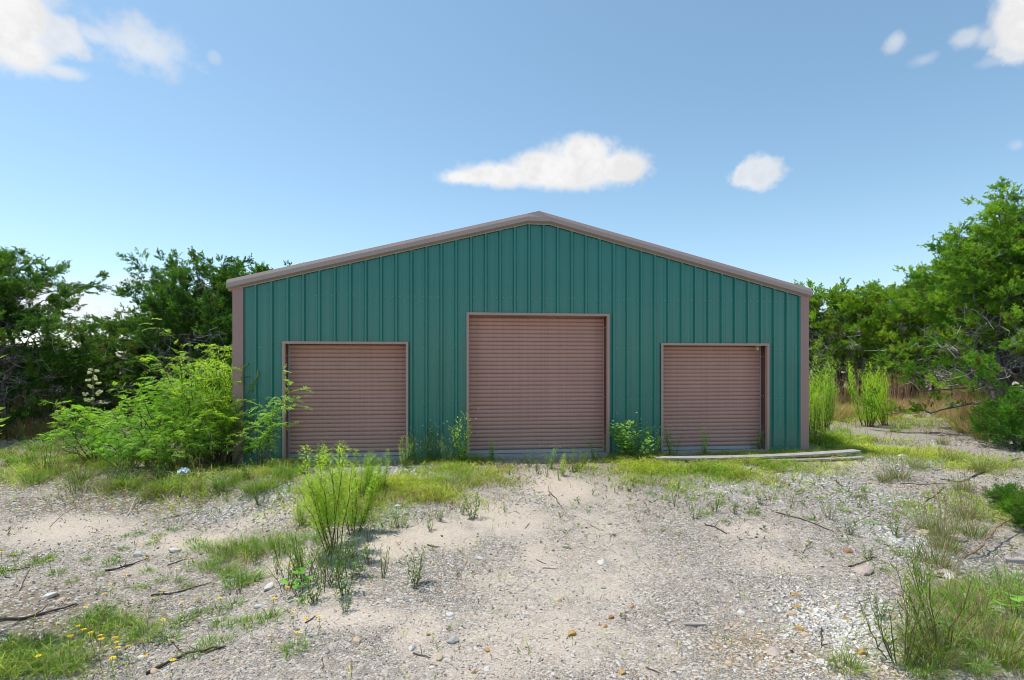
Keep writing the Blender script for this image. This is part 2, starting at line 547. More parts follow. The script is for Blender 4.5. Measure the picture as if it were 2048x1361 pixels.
def ground_mat():
    m, w = new_mat('yard_ground')
    g = w.n('ShaderNodeNewGeometry').outputs['Position']
    at = w.n('ShaderNodeVertexColor', layer_name='Col')
    sp = w.n('ShaderNodeSeparateColor')
    w.put(sp.inputs[0], at.outputs[0])
    edge = w.m('MULTIPLY', w.m('SUBTRACT', w.noise(g, 5.0, 6.0, 0.65), 0.5), 0.9)
    sand = w.ramp(w.m('ADD', sp.outputs[0], edge), 0.22, 0.85)
    dirt = w.ramp(w.m('ADD', sp.outputs[1], edge), 0.30, 0.75)
    och = w.ramp(w.m('ADD', sp.outputs[2], edge), 0.35, 0.85)
    # crushed limestone: three sizes of stone, each cell its own grey
    wob = w.n('ShaderNodeVectorMath', operation='MULTIPLY_ADD')
    w.put(wob.inputs[0], w.noise(g, 30.0, 2.0, 0.5, color=True))
    wob.inputs[1].default_value = (0.02, 0.02, 0.02)
    w.put(wob.inputs[2], g)
    gv = wob.outputs[0]
    def cells(scale):
        nd = w.n('ShaderNodeTexVoronoi', feature='F1', voronoi_dimensions='2D')
        w.put(nd.inputs['Vector'], gv)
        nd.inputs['Scale'].default_value = scale
        sc = w.n('ShaderNodeSeparateColor')
        w.put(sc.inputs[0], nd.outputs['Color'])
        return nd.outputs['Distance'], sc.outputs[0], sc.outputs[1]
    d1, a1, b1 = cells(38.0)
    d2, a2, b2 = cells(85.0)
    stone = w.mix(a1, (0.30, 0.27, 0.235), (0.63, 0.59, 0.535))
    stone = w.mix(w.ramp(b1, 0.86, 0.93), stone, (0.46, 0.31, 0.17))
    fines = w.mix(a2, (0.30, 0.26, 0.215), (0.56, 0.505, 0.44))
    pick = w.ramp(w.noise(g, 14.0, 4.0, 0.6), 0.42, 0.58)
    grav = w.mix(pick, fines, stone)
    gap_shade = w.ramp(w.mix(pick, d2, d1), 0.60, 0.36, 0.36, 1.0)  # shade in the gaps between stones, painted into the gravel colour
    gj = w.n('ShaderNodeCombineColor')
    for i in range(3):
        w.put(gj.inputs[i], gap_shade)
    grav = w.mix(1.0, grav, gj.outputs[0], 'MULTIPLY')
    ochc = w.mix(a1, (0.40, 0.27, 0.13), (0.60, 0.47, 0.30))
    grav = w.mix(w.m('MULTIPLY', och, 0.75), grav, w.mix(1.0, ochc, gj.outputs[0], 'MULTIPLY'))
    patch = w.noise(g, 1.1, 5.0, 0.6)
    sandc = w.mix(patch, (0.435, 0.355, 0.28), (0.505, 0.43, 0.355))
    sandc = w.mix(w.ramp(a2, 0.80, 0.9, 0.0, 0.7), sandc, (0.60, 0.57, 0.53))
    sandc = w.mix(w.ramp(b2, 0.90, 0.95, 0.0, 0.6), sandc, (0.24, 0.20, 0.165))
    dirt_shade_col = w.mix(w.noise(g, 9.0, 6.0, 0.7), (0.13, 0.10, 0.075), (0.38, 0.31, 0.24))
    dirt_shade_col = w.mix(w.ramp(a1, 0.72, 0.8, 0.0, 0.8), dirt_shade_col, (0.52, 0.50, 0.46))
    # worn tint over wide areas
    grav = w.mix(w.ramp(patch, 0.38, 0.62, 0.0, 0.45), grav, (0.45, 0.395, 0.335))
    c = w.mix(sand, grav, sandc)
    c = w.mix(dirt, c, dirt_shade_col)
    h1 = w.m('SUBTRACT', 1.0, d1)
    h2 = w.m('SUBTRACT', 1.0, d2)
    hh = w.mix(pick, h2, h1)
    hs = w.mix(sand, hh, w.noise(g, 60.0, 5.0, 0.7))
    st = w.m('MULTIPLY_ADD', sand, -0.5, 0.95)
    nb = w.n('ShaderNodeBump')
    nb.inputs['Distance'].default_value = 0.015
    w.put(nb.inputs['Strength'], st)
    w.put(nb.inputs['Height'], hs)
    finish(w, principled(w, c, 0.93, nb.outputs[0], 0.0, 0.15))


ground_mat()

# ------------------------------------------------------------------ the ground
def axis(lo, hi, step, far, grow=1.16):
    a = list(np.arange(lo, hi + 1e-6, step))
    s = step
    while a[-1] < far:
        s *= grow
        a.append(a[-1] + s)
    s = step
    while a[0] > -far:
        s *= grow
        a.insert(0, a[0] - s)
    return np.array(a)


def make_ground():
    xs, ys = axis(-6.0, 15.5, 0.065, 900.0), axis(-9.8, -0.2, 0.055, 900.0)
    gx, gy = np.meshgrid(xs, ys, indexing='ij')
    z = terrain(gx, gy)
    lat, d = to_cam(gx, gy)
    yard = (1 - sstep(d, 13, 19)) * (1 - sstep(np.abs(lat), 9, 14))
    sand = field(SAND, gx, gy) * 0.85 + 0.45 * fbm(gx, gy, 0.5, 4) + 0.12
    dirt = field(DIRT_SHADE, gx, gy) * 0.95 + 0.30 * fbm(gx + 40, gy, 0.6, 4) + 0.55 * field(GRASS, gx, gy) + 0.42 * field(GREYED, gx, gy) + (1 - yard) * 0.45 - 0.9 * field(PATH, gx, gy)
    och = field(OCHRE, gx, gy)
    col = np.clip(np.stack([sand * yard, dirt, och], -1), 0, 1).reshape(-1, 3)
    nx, ny = gx.shape
    i, j = np.meshgrid(np.arange(nx - 1), np.arange(ny - 1), indexing='ij')
    f = np.stack([i * ny + j, (i + 1) * ny + j, (i + 1) * ny + j + 1, i * ny + j + 1], -1).reshape(-1, 4)
    mb = MB().add(np.stack([gx, gy, z], -1), f, col)
    o = mb.build('ground', MATS['yard_ground'], smooth=True)
    tag(o, 'pale crushed limestone and sandy soil yard in front of the barn', 'ground', kind='structure')


make_ground()

# ------------------------------------------------------------------ the barn
W, DEP, EAVE, PITCH = 12.19, 12.19, 3.515, 0.25
RIDGE = EAVE + PITCH * W / 2
FT = 0.3048
DOORS = [(0.928, 3.400, 2.366), (4.587, 7.631, 2.982), (8.778, 11.264, 2.366)]     # outside of the frame: left, right, top


def roof_z(x):
    return EAVE + PITCH * (W / 2 - np.abs(x - W / 2))


def rib_profile(x0, x1):
    """knots (x, out) of the ribbed sheet between x0 and x1: a major rib each foot, two low ones between"""
    k = [(x0, 0.0)]
    i = math.floor(x0 / FT) - 1
    while i * FT < x1 + FT:
        c = i * FT + 0.11
        for dx, o in ((-.042, 0), (-.018, .048), (.018, .048), (.042, 0), (.094, 0), (.103, .0035), (.117, .0035), (.126, 0), (.176, 0), (.185, .0035), (.199, .0035), (.208, 0)):
            if x0 + 1e-4 < c + dx < x1 - 1e-4:
                k.append((c + dx, o))
        i += 1
    k.append((x1, 0.0))
    return sorted(k)


def barn():
    t = thing('metal_barn', 'large green ribbed metal barn with brown trim and three roller doors', 'barn')
    # front sheets, three ribs each
    edges = list(np.arange(0.17, W - 0.17, 3 * FT)) + [W - 0.17]
    for a, b in zip(edges[:-1], edges[1:]):
        kn = rib_profile(a, b)
        xs = [k[0] for k in kn]
        extra = [W / 2] + [e + s for (l, r, _) in DOORS for e, s in ((l, 0.02), (r, -0.02))]
        for e in extra:
            if a < e < b:
                y = np.interp(e, xs, [k[1] for k in kn])
                kn.append((e, float(y)))
        kn.sort()
        mb = MB()
        for (xa, ya), (xb, yb) in zip(kn[:-1], kn[1:]):
            if xb - xa < 1e-5:
                continue
            mid = (xa + xb) / 2
            zb = -0.055
            for (l, r, h) in DOORS:
                if l + 0.02 < mid < r - 0.02:
                    zb = h - 0.02
            za, zc = roof_z(xa) - 0.10, roof_z(xb) - 0.10
            mb.add([(xa, -ya, zb), (xb, -yb, zb), (xb, -yb, zc), (xa, -ya, za)], [(0, 1, 2, 3)])
        mb.build('wall_panel', MATS['wall_paint'], t)
    # side and rear walls, sheet by sheet
    def sheet(pa, pb, out, top):
        pa, pb, out = np.array(pa), np.array(pb), np.array(out)
        ln = np.linalg.norm(pb - pa)
        u = (pb - pa) / ln
        mb = MB()
        kn = rib_profile(0.0, ln)
        for (xa, ya), (xb, yb) in zip(kn[:-1], kn[1:]):
            A, B = pa + u * xa + out * ya, pb * 0 + pa + u * xb + out * yb
            mb.add([(*A, 0.015), (*B, 0.015), (*B, top(B)), (*A, top(A))], [(0, 1, 2, 3)])
        mb.build('wall_panel', MATS['wall_paint'], t)
    nb = 13
    ye = np.linspace(0.05, DEP - 0.05, nb + 1)
    for a, b in zip(ye[:-1], ye[1:]):
        sheet((0.0, b), (0.0, a), (-1, 0), lambda P: EAVE - 0.02)
        sheet((W, a), (W, b), (1, 0), lambda P: EAVE - 0.02)
    for a, b in zip(np.linspace(0, W, nb + 2)[:-1], np.linspace(0, W, nb + 2)[1:]):
        if a < W / 2 < b:
            sheet((W / 2, DEP), (a, DEP), (0, 1), lambda P: float(roof_z(P[0])) - 0.03)
            sheet((b, DEP), (W / 2, DEP), (0, 1), lambda P: float(roof_z(P[0])) - 0.03)
        else:
            sheet((b, DEP), (a, DEP), (0, 1), lambda P: float(roof_z(P[0])) - 0.03)
    # foundation slab
    MB().box((0.02, 0.012, -0.45), (W - 0.02, DEP - 0.02, 0.0)).build('foundation', MATS['concrete'], t)
    # corner trim: a folded angle on each corner
    for s, x0, x1 in ((-1, -0.012, 0.185), (1, W - 0.185, W + 0.012)):
        mb = MB()
        mb.box((x0, -0.052, -0.06), (x1, -0.034, float(roof_z(x0 if s < 0 else x1)) - 0.10))
        xe = x0 if s < 0 else x1 - 0.012
        mb.box((xe, -0.034, 0.005), (xe + 0.012, 0.15, EAVE - 0.05))
        xi = x1 - 0.006 if s < 0 else x0 - 0.0
        mb.box((xi, -0.034, 0.006), (xi + 0.006, 0.0, float(roof_z(xi)) - 0.11))
        mb.build('corner_trim', MATS['trim_paint'], t)
    for x0 in (-0.012, W - 0.17):
        MB().box((x0, DEP + 0.034, 0.005), (x0 + 0.182, DEP + 0.046, EAVE - 0.05)).build('corner_trim', MATS['trim_paint'], t)
    # roof sheets
    L = W / 2 + 0.10
    for s in (-1, 1):
        ys = np.linspace(-0.10, DEP + 0.10, 14)
        for a, b in zip(ys[:-1], ys[1:]):
            mb = MB()
            kn = rib_profile(a, b)
            for (ya, oa), (yb, ob) in zip(kn[:-1], kn[1:]):
                P = []
                for y, o in ((ya, oa), (yb, ob)):
                    for f in (0.0, 1.0):
                        P.append((W / 2 + s * f * L, y, RIDGE - PITCH * f * L + 0.01 + o))
                mb.add([P[0], P[1], P[3], P[2]], [(0, 1, 2, 3)] if s > 0 else [(3, 2, 1, 0)])
            mb.build('roof_panel', MATS['roof_paint'], t)
    mb = MB()
    for s in (-1, 1):
        mb.add([(W / 2, -0.11, RIDGE + 0.055), (W / 2 + s * 0.22, -0.11, RIDGE + 0.0), (W / 2 + s * 0.22, DEP + 0.11, RIDGE + 0.0), (W / 2, DEP + 0.11, RIDGE + 0.055)], [(0, 1, 2, 3)])
    mb.build('ridge_cap', MATS['roof_paint'], t)
    # rake trim: a folded box section up each gable edge with a flat-cut peak piece
    prof = [(0.00, 0.075), (-0.125, 0.070), (-0.150, 0.000), (-0.150, -0.088), (-0.050, -0.118), (-0.050, -0.138), (-0.044, -0.138), (-0.044, -0.112)]
    chord = [0.0, 0.0, 1, 1, 1, 1, 1, 1]
    hw = 0.23
    def rake(xa, xb, name):
        xs = [xa, xb] if abs(xa - W / 2) > 1e-6 and abs(xb - W / 2) > 1e-6 else [xa, xb]
        secs = []
        for x in xs:
            secs.append([(x, y, float(roof_z(x)) + z - (0 if not c else 0)) for (y, z), c in zip(prof, chord)])
        mb = MB()
        n = len(prof)
        v = np.array(secs).reshape(-1, 3)
        f = [(k, k + 1, n + k + 1, n + k) for k in range(n - 1)]
        mb.add(v, f)
        for e, sec in ((0, secs[0]), (1, secs[1])):
            mb.add(sec[:6], [(0, 1, 2, 3), (0, 3, 4, 5)] if e else [(3, 2, 1, 0), (5, 4, 3, 0)])
        return mb
    rake(-0.09, W / 2 - hw, '').build('rake_trim', MATS['rake_paint'], t)
    rake(W / 2 + hw, W + 0.03, '').build('rake_trim', MATS['rake_paint'], t)
    mb = MB()
    zl = float(roof_z(W / 2 - hw))
    secL = [(W / 2 - hw, y - 0.002, zl + z) for (y, z) in prof]
    secM = [(W / 2, y - 0.002, (RIDGE + z) if c == 0 else (zl + z - 0.004)) for (y, z), c in zip(prof, chord)]
    secR = [(W / 2 + hw, y - 0.002, zl + z) for (y, z) in prof]
    n = len(prof)
    mb.add(np.array(secL + secM + secR), [(s * n + k, s * n + k + 1, (s + 1) * n + k + 1, (s + 1) * n + k) for s in (0, 1) for k in range(n - 1)])
    mb.build('peak_trim', MATS['rake_paint'], t)
    for x0 in (-0.10, W + 0.025):
        MB().box((x0, 0.004, EAVE - 0.16), (x0 + 0.075, DEP, EAVE - 0.035)).build('eave_trim', MATS['trim_paint'], t)
    # screw heads in rows along the girts
    mb = MB()
    rg = np.random.default_rng(5)
    for zz in (0.12, 1.15, 2.25, 3.3):
        for i in range(41):
            for dx in (0.066, 0.155 + 0.08):
                x = i * FT + 0.11 + dx
                if x > W - 0.2 or x < 0.2 or any(l - 0.05 < x < r + 0.05 and zz < h + 0.05 for l, r, h in DOORS) or zz > roof_z(x) - 0.25:
                    continue
                z = zz + rg.normal() * 0.004
                a = np.arange(6) * math.pi / 3
                v = np.concatenate([np.stack([x + .009 * np.cos(a), np.full(6, -0.001), z + .009 * np.sin(a)], 1), [[x, -0.007, z]]])
                mb.add(v, [(k, 6, (k + 1) % 6) for k in range(6)])
    tag(mb.build('screws', MATS['galvanised'], t), kind='stuff')
    # doors
    PT = 0.0855
    pz = np.array([0.000, 0.004, 0.010, 0.028, 0.050, 0.070, 0.0815, PT + 0.001])
    py = np.array([0.020, 0.018, 0.003, -0.008, -0.012, -0.009, 0.003, 0.020])
    REC = 0.235
    lampx = None
    for di, (l, r, h) in enumerate(DOORS):
        d = bpy.data.objects.new('roller_door', None)
        COL.objects.link(d)
        d.parent = t
        d.location = ((l + r) / 2, 0, 0)
        hwid = (r - l) / 2
        cx = (l + r) / 2
        fw = 0.048
        # outer frame: flat trim on the wall
        for s in (-1, 1):
            xa, xb = sorted((s * hwid, s * (hwid - fw)))
            MB().box((xa, -0.050, 0.004), (xb, -0.0365, h)).build('jamb_trim', MATS['frame_paint'], d)
            xa, xb = sorted((s * (hwid - 0.016), s * (hwid - fw)))
            MB().box((xa, -0.0365, 0.004), (xb, 0.040, h - fw)).build('jamb_return', MATS['frame_paint'], d)
            # steel channel jamb in red primer, with bolts
            mb = MB()
            xa, xb = sorted((s * (hwid + 0.03), s * (hwid - fw + 0.004)))
            mb.box((xa, 0.040, 0.0), (xb, REC + 0.10, h - 0.01))
            jm = mb.build('steel_jamb', MATS['primer_red'], d)
            xin = s * (hwid - fw + 0.004)
            for bz in (0.35, 1.2, h - 0.28):
                for by in (0.10, 0.17):
                    b = MB()
                    a = np.arange(6) * math.pi / 3
                    v = np.concatenate([np.stack([np.full(6, xin), by + .010 * np.cos(a), bz + .010 * np.sin(a)], 1),
                                        np.stack([np.full(6, xin - s * .008), by + .010 * np.cos(a), bz + .010 * np.sin(a)], 1)])
                    b.add(v, [(k, (k + 1) % 6, 6 + (k + 1) % 6, 6 + k) for k in range(6)])
                    b.add(v[6:], [(0, 1, 2, 3), (0, 3, 4, 5)])
                    b.build('bolt', MATS['galvanised'], jm)
            xa, xb = sorted((s * (hwid - fw + 0.002), s * (hwid - fw - 0.022)))
            MB().box((xa, REC - 0.030, 0.01), (xb, REC - 0.014, h - 0.05)).build('guide_rail', MATS['galvanised' if di != 1 else 'door_paint'], d)
        MB().box((-hwid + fw + 0.001, -0.051, h - fw), (hwid - fw - 0.001, -0.0375, h + 0.001)).build('header_trim', MATS['frame_paint'], d)
        MB().box((-hwid + 0.017, -0.0365, h - fw), (hwid - 0.017, REC + 0.06, h - 0.012)).build('header_soffit', MATS['door_paint'], d)
        MB().box((-hwid + 0.03, -0.075, -0.30), (hwid - 0.03, 0.011, -0.002)).build('sill', MATS['concrete'], d)
        # curtain
        wid = hwid - fw - 0.010
        zb = 0.085
        n = int((h - 0.10 - zb) / PT) + 1
        v = np.concatenate([np.stack([np.full(len(pz), sx * wid), REC + py, pz], 1) for sx in (-1, 1)])
        k = len(pz)
        sm = MB().add(v, [(i, k + i, k + i + 1, i + 1) for i in range(k - 1)]).mesh('slat', True)
        sm.materials.append(MATS['door_paint'])
        rg = np.random.default_rng(20 + di)
        for i in range(n):
            o = link('slat', sm, None, d, (0, rg.normal() * 0.0012, zb + i * PT))
            o.rotation_euler = (rg.normal() * 0.006, rg.normal() * 0.00035, 0)
        bb = MB()
        bb.box((-wid, REC - 0.022, 0.012), (wid, REC + 0.016, 0.078))
        bb.box((-wid, REC - 0.045, 0.010), (wid, REC - 0.022, 0.022))
        bb.build('bottom_bar', MATS['galvanised'], d)
        MB().box((-wid, REC - 0.03, 0.001), (wid, REC + 0.02, 0.012)).build('rubber_seal', MATS['dark_stick'], d)
        # drum hood behind the curtain keeps the opening closed
        MB().box((-hwid, REC + 0.045, 0.0), (hwid, REC + 0.055, h)).build('curtain_back', MATS['door_paint'], d)
    # bare bulb holder under the right door's header
    l, r, h = DOORS[2]
    lp = bpy.data.objects.new('lamp', None)
    COL.objects.link(lp)
    lp.parent = t
    lp.location = (r - 0.19, 0.12, h - fw)
    MB().tube([(0, 0, 0), (0, 0, -0.02)], [0.045, 0.045], 12).build('base_plate', MATS['brass'], lp)
    MB().tube([(0, 0, -0.02), (-0.02, -0.03, -0.045), (-0.035, -0.06, -0.055)], [0.016, 0.017, 0.018], 8).build('socket', MATS['brass'], lp)
    MB().tube([(-0.03, -0.055, -0.053), (-0.04, -0.075, -0.06), (-0.06, -0.11, -0.07), (-0.07, -0.13, -0.075)], [0.020, 0.034, 0.040, 0.02], 10).build('shade', MATS['brass'], lp, True)


barn()

# ------------------------------------------------------------------ vegetation builders
def unit(rg, n):
    return nrm(rg.normal(size=(n, 3)))


def leaves(mb, P, D, S, L, Wd, col, bend=0.12):
    """rhombic leaf faces: base P, direction D, side S, length L, width Wd"""
    n = len(P)
    S = nrm(S - D * (S * D).sum(-1, keepdims=True))
    N = np.cross(D, S)
    L, Wd = np.broadcast_to(L, (n,))[:, None], np.broadcast_to(Wd, (n,))[:, None]
    v = np.stack([P, P + D * L * .42 + S * Wd * .5 + N * L * bend, P + D * L, P + D * L * .42 - S * Wd * .5 + N * L * bend], 1).reshape(-1, 3)
    i = np.arange(n)[:, None] * 4
    col = np.broadcast_to(np.asarray(col, float), (n, 3))
    mb.add(v, i + np.arange(4)[None, :], np.repeat(col, 4, 0))


def blades(mb, P, D, L, Wd, droop, col, rg, tipcol=None):
    """grass blades: two quads and a point each, arching over by droop"""
    n = len(P)
    L, Wd, droop = (np.broadcast_to(q, (n,))[:, None] for q in (L, Wd, droop))
    hor = D * np.array([1, 1, 0.0])
    hor = nrm(hor + rg.normal(size=(n, 3)) * np.array([.15, .15, 0]))
    S = nrm(np.cross(hor, np.array([0, 0, 1.0])) + rg.normal(size=(n, 3)) * .35)
    p1 = P + D * L * .40
    p2 = P + D * L * .74 + hor * L * droop * .25 - np.array([0, 0, 1.0]) * L * droop * .12
    p3 = P + D * L * 1.0 + hor * L * droop * .60 - np.array([0, 0, 1.0]) * L * droop * .50
    v = np.stack([P - S * Wd * .4, P + S * Wd * .4, p1 - S * Wd * .5, p1 + S * Wd * .5, p2 - S * Wd * .33, p2 + S * Wd * .33, p3], 1)
    c = np.broadcast_to(np.asarray(col, float), (n, 3))
    tc = c if tipcol is None else np.broadcast_to(np.asarray(tipcol, float), (n, 3))
    cc = np.stack([c, c, c, c, (c + tc) / 2, (c + tc) / 2, tc], 1).reshape(-1, 3)
    i = np.arange(n)[:, None] * 7
    base = mb.n
    mb.add(v.reshape(-1, 3), np.concatenate([i + np.array([0, 1, 3, 2]), i + np.array([2, 3, 5, 4])]), cc)
    mb.t.append(i + np.array([4, 5, 6]) + base)


def mixcol(a, b, t):
    a, b = np.array(a, float), np.array(b, float)
    return a + (b - a) * np.asarray(t, float)[..., None]


def wander(p0, p1, n, amp, rg, lift=0.0):
    t = np.linspace(0, 1, n)[:, None]
    p = np.array(p0) * (1 - t) + np.array(p1) * t
    nz = np.cumsum(rg.normal(size=(n, 3)), 0)
    nz = nz - nz[0] - (nz[-1] - nz[0]) * t
    ln = np.linalg.norm(np.array(p1) - np.array(p0))
    p = p + nz * amp * ln / n
    p[:, 2] += lift * ln * (t[:, 0] ** 2 - t[:, 0])
    return p


def juniper(seed, H, Rd, stems=4, nbr=22, low=0.10, spire=0.3, shape=None, k_leaf=13, dark=(0.016, 0.060, 0.010), light=(0.070, 0.160, 0.018), leafsize=1.0, bare=0.32, window=None):
    """an Ashe juniper: several leaning stems, crooked limbs, dead inner twigs, dense upturned sprays"""
    rg = np.random.default_rng(seed)
    wood, dead = MB(), MB()
    sp, sd = [], []
    shape = shape or (lambda h: np.interp(h, [0, .12, .35, .6, .85, 1.0], [.55, .85, 1.0, .86, .45, .10]))
    ga = rg.random() * 6.28
    for s in range(stems):
        az = ga + s * 2.4 + rg.normal() * .3
        hh = H * (1.0 if s == 0 else 1 - spire * rg.random() - .03)
        off = Rd * (.12 if s == 0 else .20 + .38 * rg.random())
        base = np.array([math.cos(az) * .10 * stems / 4, math.sin(az) * .10 * stems / 4, -0.15])
        top = np.array([math.cos(az) * off, math.sin(az) * off, hh])
        p = wander(base, top, 12, .35, rg, -.10)
        r0 = 0.020 * H * (1.0 if s == 0 else .75)
        rad = r0 * (1 - np.linspace(0, 1, 12)) ** .8 + .008
        wood.tube(p, rad, 6)
        for b in range(nbr):
            t = low + (1 - low) * (b + rg.random()) / nbr
            q = t * 11
            i = min(int(q), 10)
            o = p[i] + (p[i + 1] - p[i]) * (q - i)
            h = np.clip(o[2] / H, 0, 1)
            a2 = b * 2.4 + rg.normal() * .5 + az
            dr = np.array([math.cos(a2), math.sin(a2), 0])
            env = Rd * float(shape(h)) * (0.85 + .3 * rg.random())
            # distance to the envelope along this direction
            c = o[:2]
            bq = c @ dr[:2]
            disc = max(bq * bq - (c @ c) + env * env, 0.0)
            ln = max(-bq + math.sqrt(disc), .22 + .10 * (1 - h) * Rd)
            up = ln * (.18 + .40 * h + .15 * rg.normal())
            e = o + dr * ln + np.array([0, 0, up])
            e[2] = min(max(e[2], .25), H * 1.02)
            bp = wander(o, e, 7, .5, rg, .22)
            br = np.linspace(max(.012, rad[i] * .45), .006, 7)
            wood.tube(bp, br, 5, cap=False)
            nsub = 4 + int(ln * 3.2)
            for k in range(nsub):
                u = .18 + .82 * (k + rg.random()) / nsub
                j = min(int(u * 6), 5)
                so = bp[j] + (bp[j + 1] - bp[j]) * (u * 6 - j)
                side = nrm(dr * .7 + rg.normal(size=3) * np.array([.8, .8, .45]) + np.array([0, 0, .30]))
                sl = (.25 + .30 * rg.random()) * min(1.0, .5 + ln * .4) * (1.1 - .3 * u)
                se = so + side * sl
                tw = wander(so, se, 4, .5, rg, .15)
                inner = u < bare + (.25 if h < .35 else 0) and ln > .7
                if window and window[0] < se[2] / H < window[1] and fbm(se[0] * 1.1 + se[2] * .6, se[1] * 1.1 - se[2] * .4, .8, 2) > -.10:
                    inner = True
                if inner:
                    if rg.random() < .9:
                        dead.tube(tw, np.linspace(.010, .004, 4), 3, cap=False)
                        for _ in range(3):
                            z = tw[1 + rg.integers(3)]
                            dead.tube(np.stack([z, z + unit(rg, 1)[0] * .28 * (.5 + rg.random())]), [.006, .003], 3, cap=False)
                    if rg.random() < .82:
                        continue
                ns = 5 + int(rg.random() * 5)
                tt = .25 + .75 * rg.random(ns)
                pos = so + (se - so) * tt[:, None] + rg.normal(size=(ns, 3)) * .05
                d = nrm(side * .6 + dr * .25 + np.array([0, 0, .45]) + rg.normal(size=(ns, 3)) * .45)
                sp.append(pos)
                sd.append(d)
        # leader sprays
        n = 80
        tt = 1 - .34 * rg.random(n) ** .8
        pos = np.stack([np.interp(tt * 11, np.arange(12), p[:, c]) for c in range(3)], 1)
        sp.append(pos)
        sd.append(nrm(np.array([0, 0, .9]) + rg.normal(size=(n, 3)) * .55))
    P, D = np.concatenate(sp), np.concatenate(sd)
    n = len(P)
    K = k_leaf
    t = np.tile(np.linspace(.05, 1, K), (n, 1)) + rg.normal(size=(n, K)) * .03
    sl = (.17 + .12 * rg.random(n))[:, None, None]
    rad = unit(rg, n * K).reshape(n, K, 3)
    LP = P[:, None] + D[:, None] * t[..., None] * sl
    LD = nrm(D[:, None] * .75 + rad * .85)
    LL = (.060 + .045 * rg.random((n, K))) * leafsize * (1.15 - .35 * t)
    LW = LL * (.30 + .16 * rg.random((n, K)))
    clump = np.clip(.46 + 1.7 * fbm(P[:, 0] * 1.3 + P[:, 2], P[:, 1] * 1.3 - P[:, 2] * .7, 1.0, 3) + .28 * rg.normal(size=n), 0, 1)
    col = mixcol(dark, light, np.repeat(clump, K).reshape(n, K) * .8 + .2 * rg.random((n, K)))
    brown = rg.random(n) < .025
    col[brown] = np.array([.15, .085, .035]) * (.6 + .6 * rg.random((brown.sum(), K, 1)))
    cr = MB()
    leaves(cr, LP.reshape(-1, 3), LD.reshape(-1, 3), unit(rg, n * K), LL.ravel(), LW.ravel(), col.reshape(-1, 3), .1)
    return cr, wood, dead


def mesh_of(mb, name, mat, smooth=False):
    me = mb.mesh(name, smooth)
    me.materials.append(MATS[mat])
    return me


def juniper_meshes(*a, **k):
    cr, wd, de = juniper(*a, **k)
    return [('crown', mesh_of(cr, 'crown', 'juniper_leaf')), ('trunk', mesh_of(wd, 'trunk', 'juniper_bark', True)), ('dead_branches', mesh_of(de, 'dead_branches', 'dead_twig'))]


def pinnate_shrub(seed, stems, height, spread, leafn, leaf_len=.17, leaflets=8, lean=(0, 0), dark=(.12, .29, .035), light=(.40, .60, .07), ll=.040, lw=.015, droop=.4):
    """arching stems carrying feathery compound leaves"""
    rg = np.random.default_rng(seed)
    st, lf = MB(), MB()
    for s in range(stems):
        a = rg.random() * 6.28
        r = spread * math.sqrt(rg.random())
        h = height * (.55 + .45 * rg.random()) * (1 - .35 * (r / max(spread, .01)) ** 2)
        p0 = np.array([math.cos(a) * r * .22, math.sin(a) * r * .22, -.03])
        p1 = np.array([math.cos(a) * r + lean[0] * h, math.sin(a) * r + lean[1] * h, h])
        p = wander(p0, p1, 9, .35, rg, -.25)
        st.tube(p, np.linspace(.006 + .004 * height, .002, 9), 5, (.16, .13, .07), cap=False)
        segs = [p]
        for k in range(5):
            i = 3 + rg.integers(5)
            e = p[i] + nrm(rg.normal(size=3) * np.array([1, 1, .5]) + np.array([0, 0, .5])) * h * .28
            q = wander(p[i], e, 6, .4, rg, -.1)
            st.tube(q, np.linspace(.004, .0015, 6), 4, (.15, .17, .06), cap=False)
            segs.append(q)
        for q in segs:
            m = max(3, int(leafn / stems / 6 * (1.6 if q is p else .9)))
            for j in range(m):
                u = .22 + .78 * (j + rg.random()) / m
                x = u * (len(q) - 1)
                i = min(int(x), len(q) - 2)
                o = q[i] + (q[i + 1] - q[i]) * (x - i)
                d = nrm(rg.normal(size=3) * np.array([1, 1, .35]) + np.array([0, 0, .42]) + nrm(q[i + 1] - q[i]) * .5)
                L = leaf_len * (.65 + .55 * rg.random())
                tt = np.linspace(.12, 1, leaflets)
                rach = o + d * L * tt[:, None] - np.array([0, 0, 1]) * (tt[:, None] ** 2) * L * droop
                side = nrm(np.cross(d, np.array([0, 0, 1.0])) + rg.normal(size=3) * .25)
                st.tube(np.stack([o, rach[leaflets // 2], rach[-1]]), [.0016, .0012, .0008], 3, (.18, .26, .06), cap=False)
                PP = np.concatenate([rach, rach])
                DD = nrm(np.concatenate([side + d * .45 - np.array([0, 0, .15])] * 1 * 1)[None, :] if False else np.concatenate([np.tile(side + d * .45, (leaflets, 1)), np.tile(-side + d * .45, (leaflets, 1))]) + rg.normal(size=(2 * leaflets, 3)) * .18)
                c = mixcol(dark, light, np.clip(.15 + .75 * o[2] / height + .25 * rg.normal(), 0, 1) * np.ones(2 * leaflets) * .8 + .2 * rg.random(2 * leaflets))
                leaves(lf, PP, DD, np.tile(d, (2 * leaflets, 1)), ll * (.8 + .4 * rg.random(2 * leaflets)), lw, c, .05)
    return [('stems', mesh_of(st, 'stems', 'stem')), ('leaves', mesh_of(lf, 'leaves', 'leaf'))]


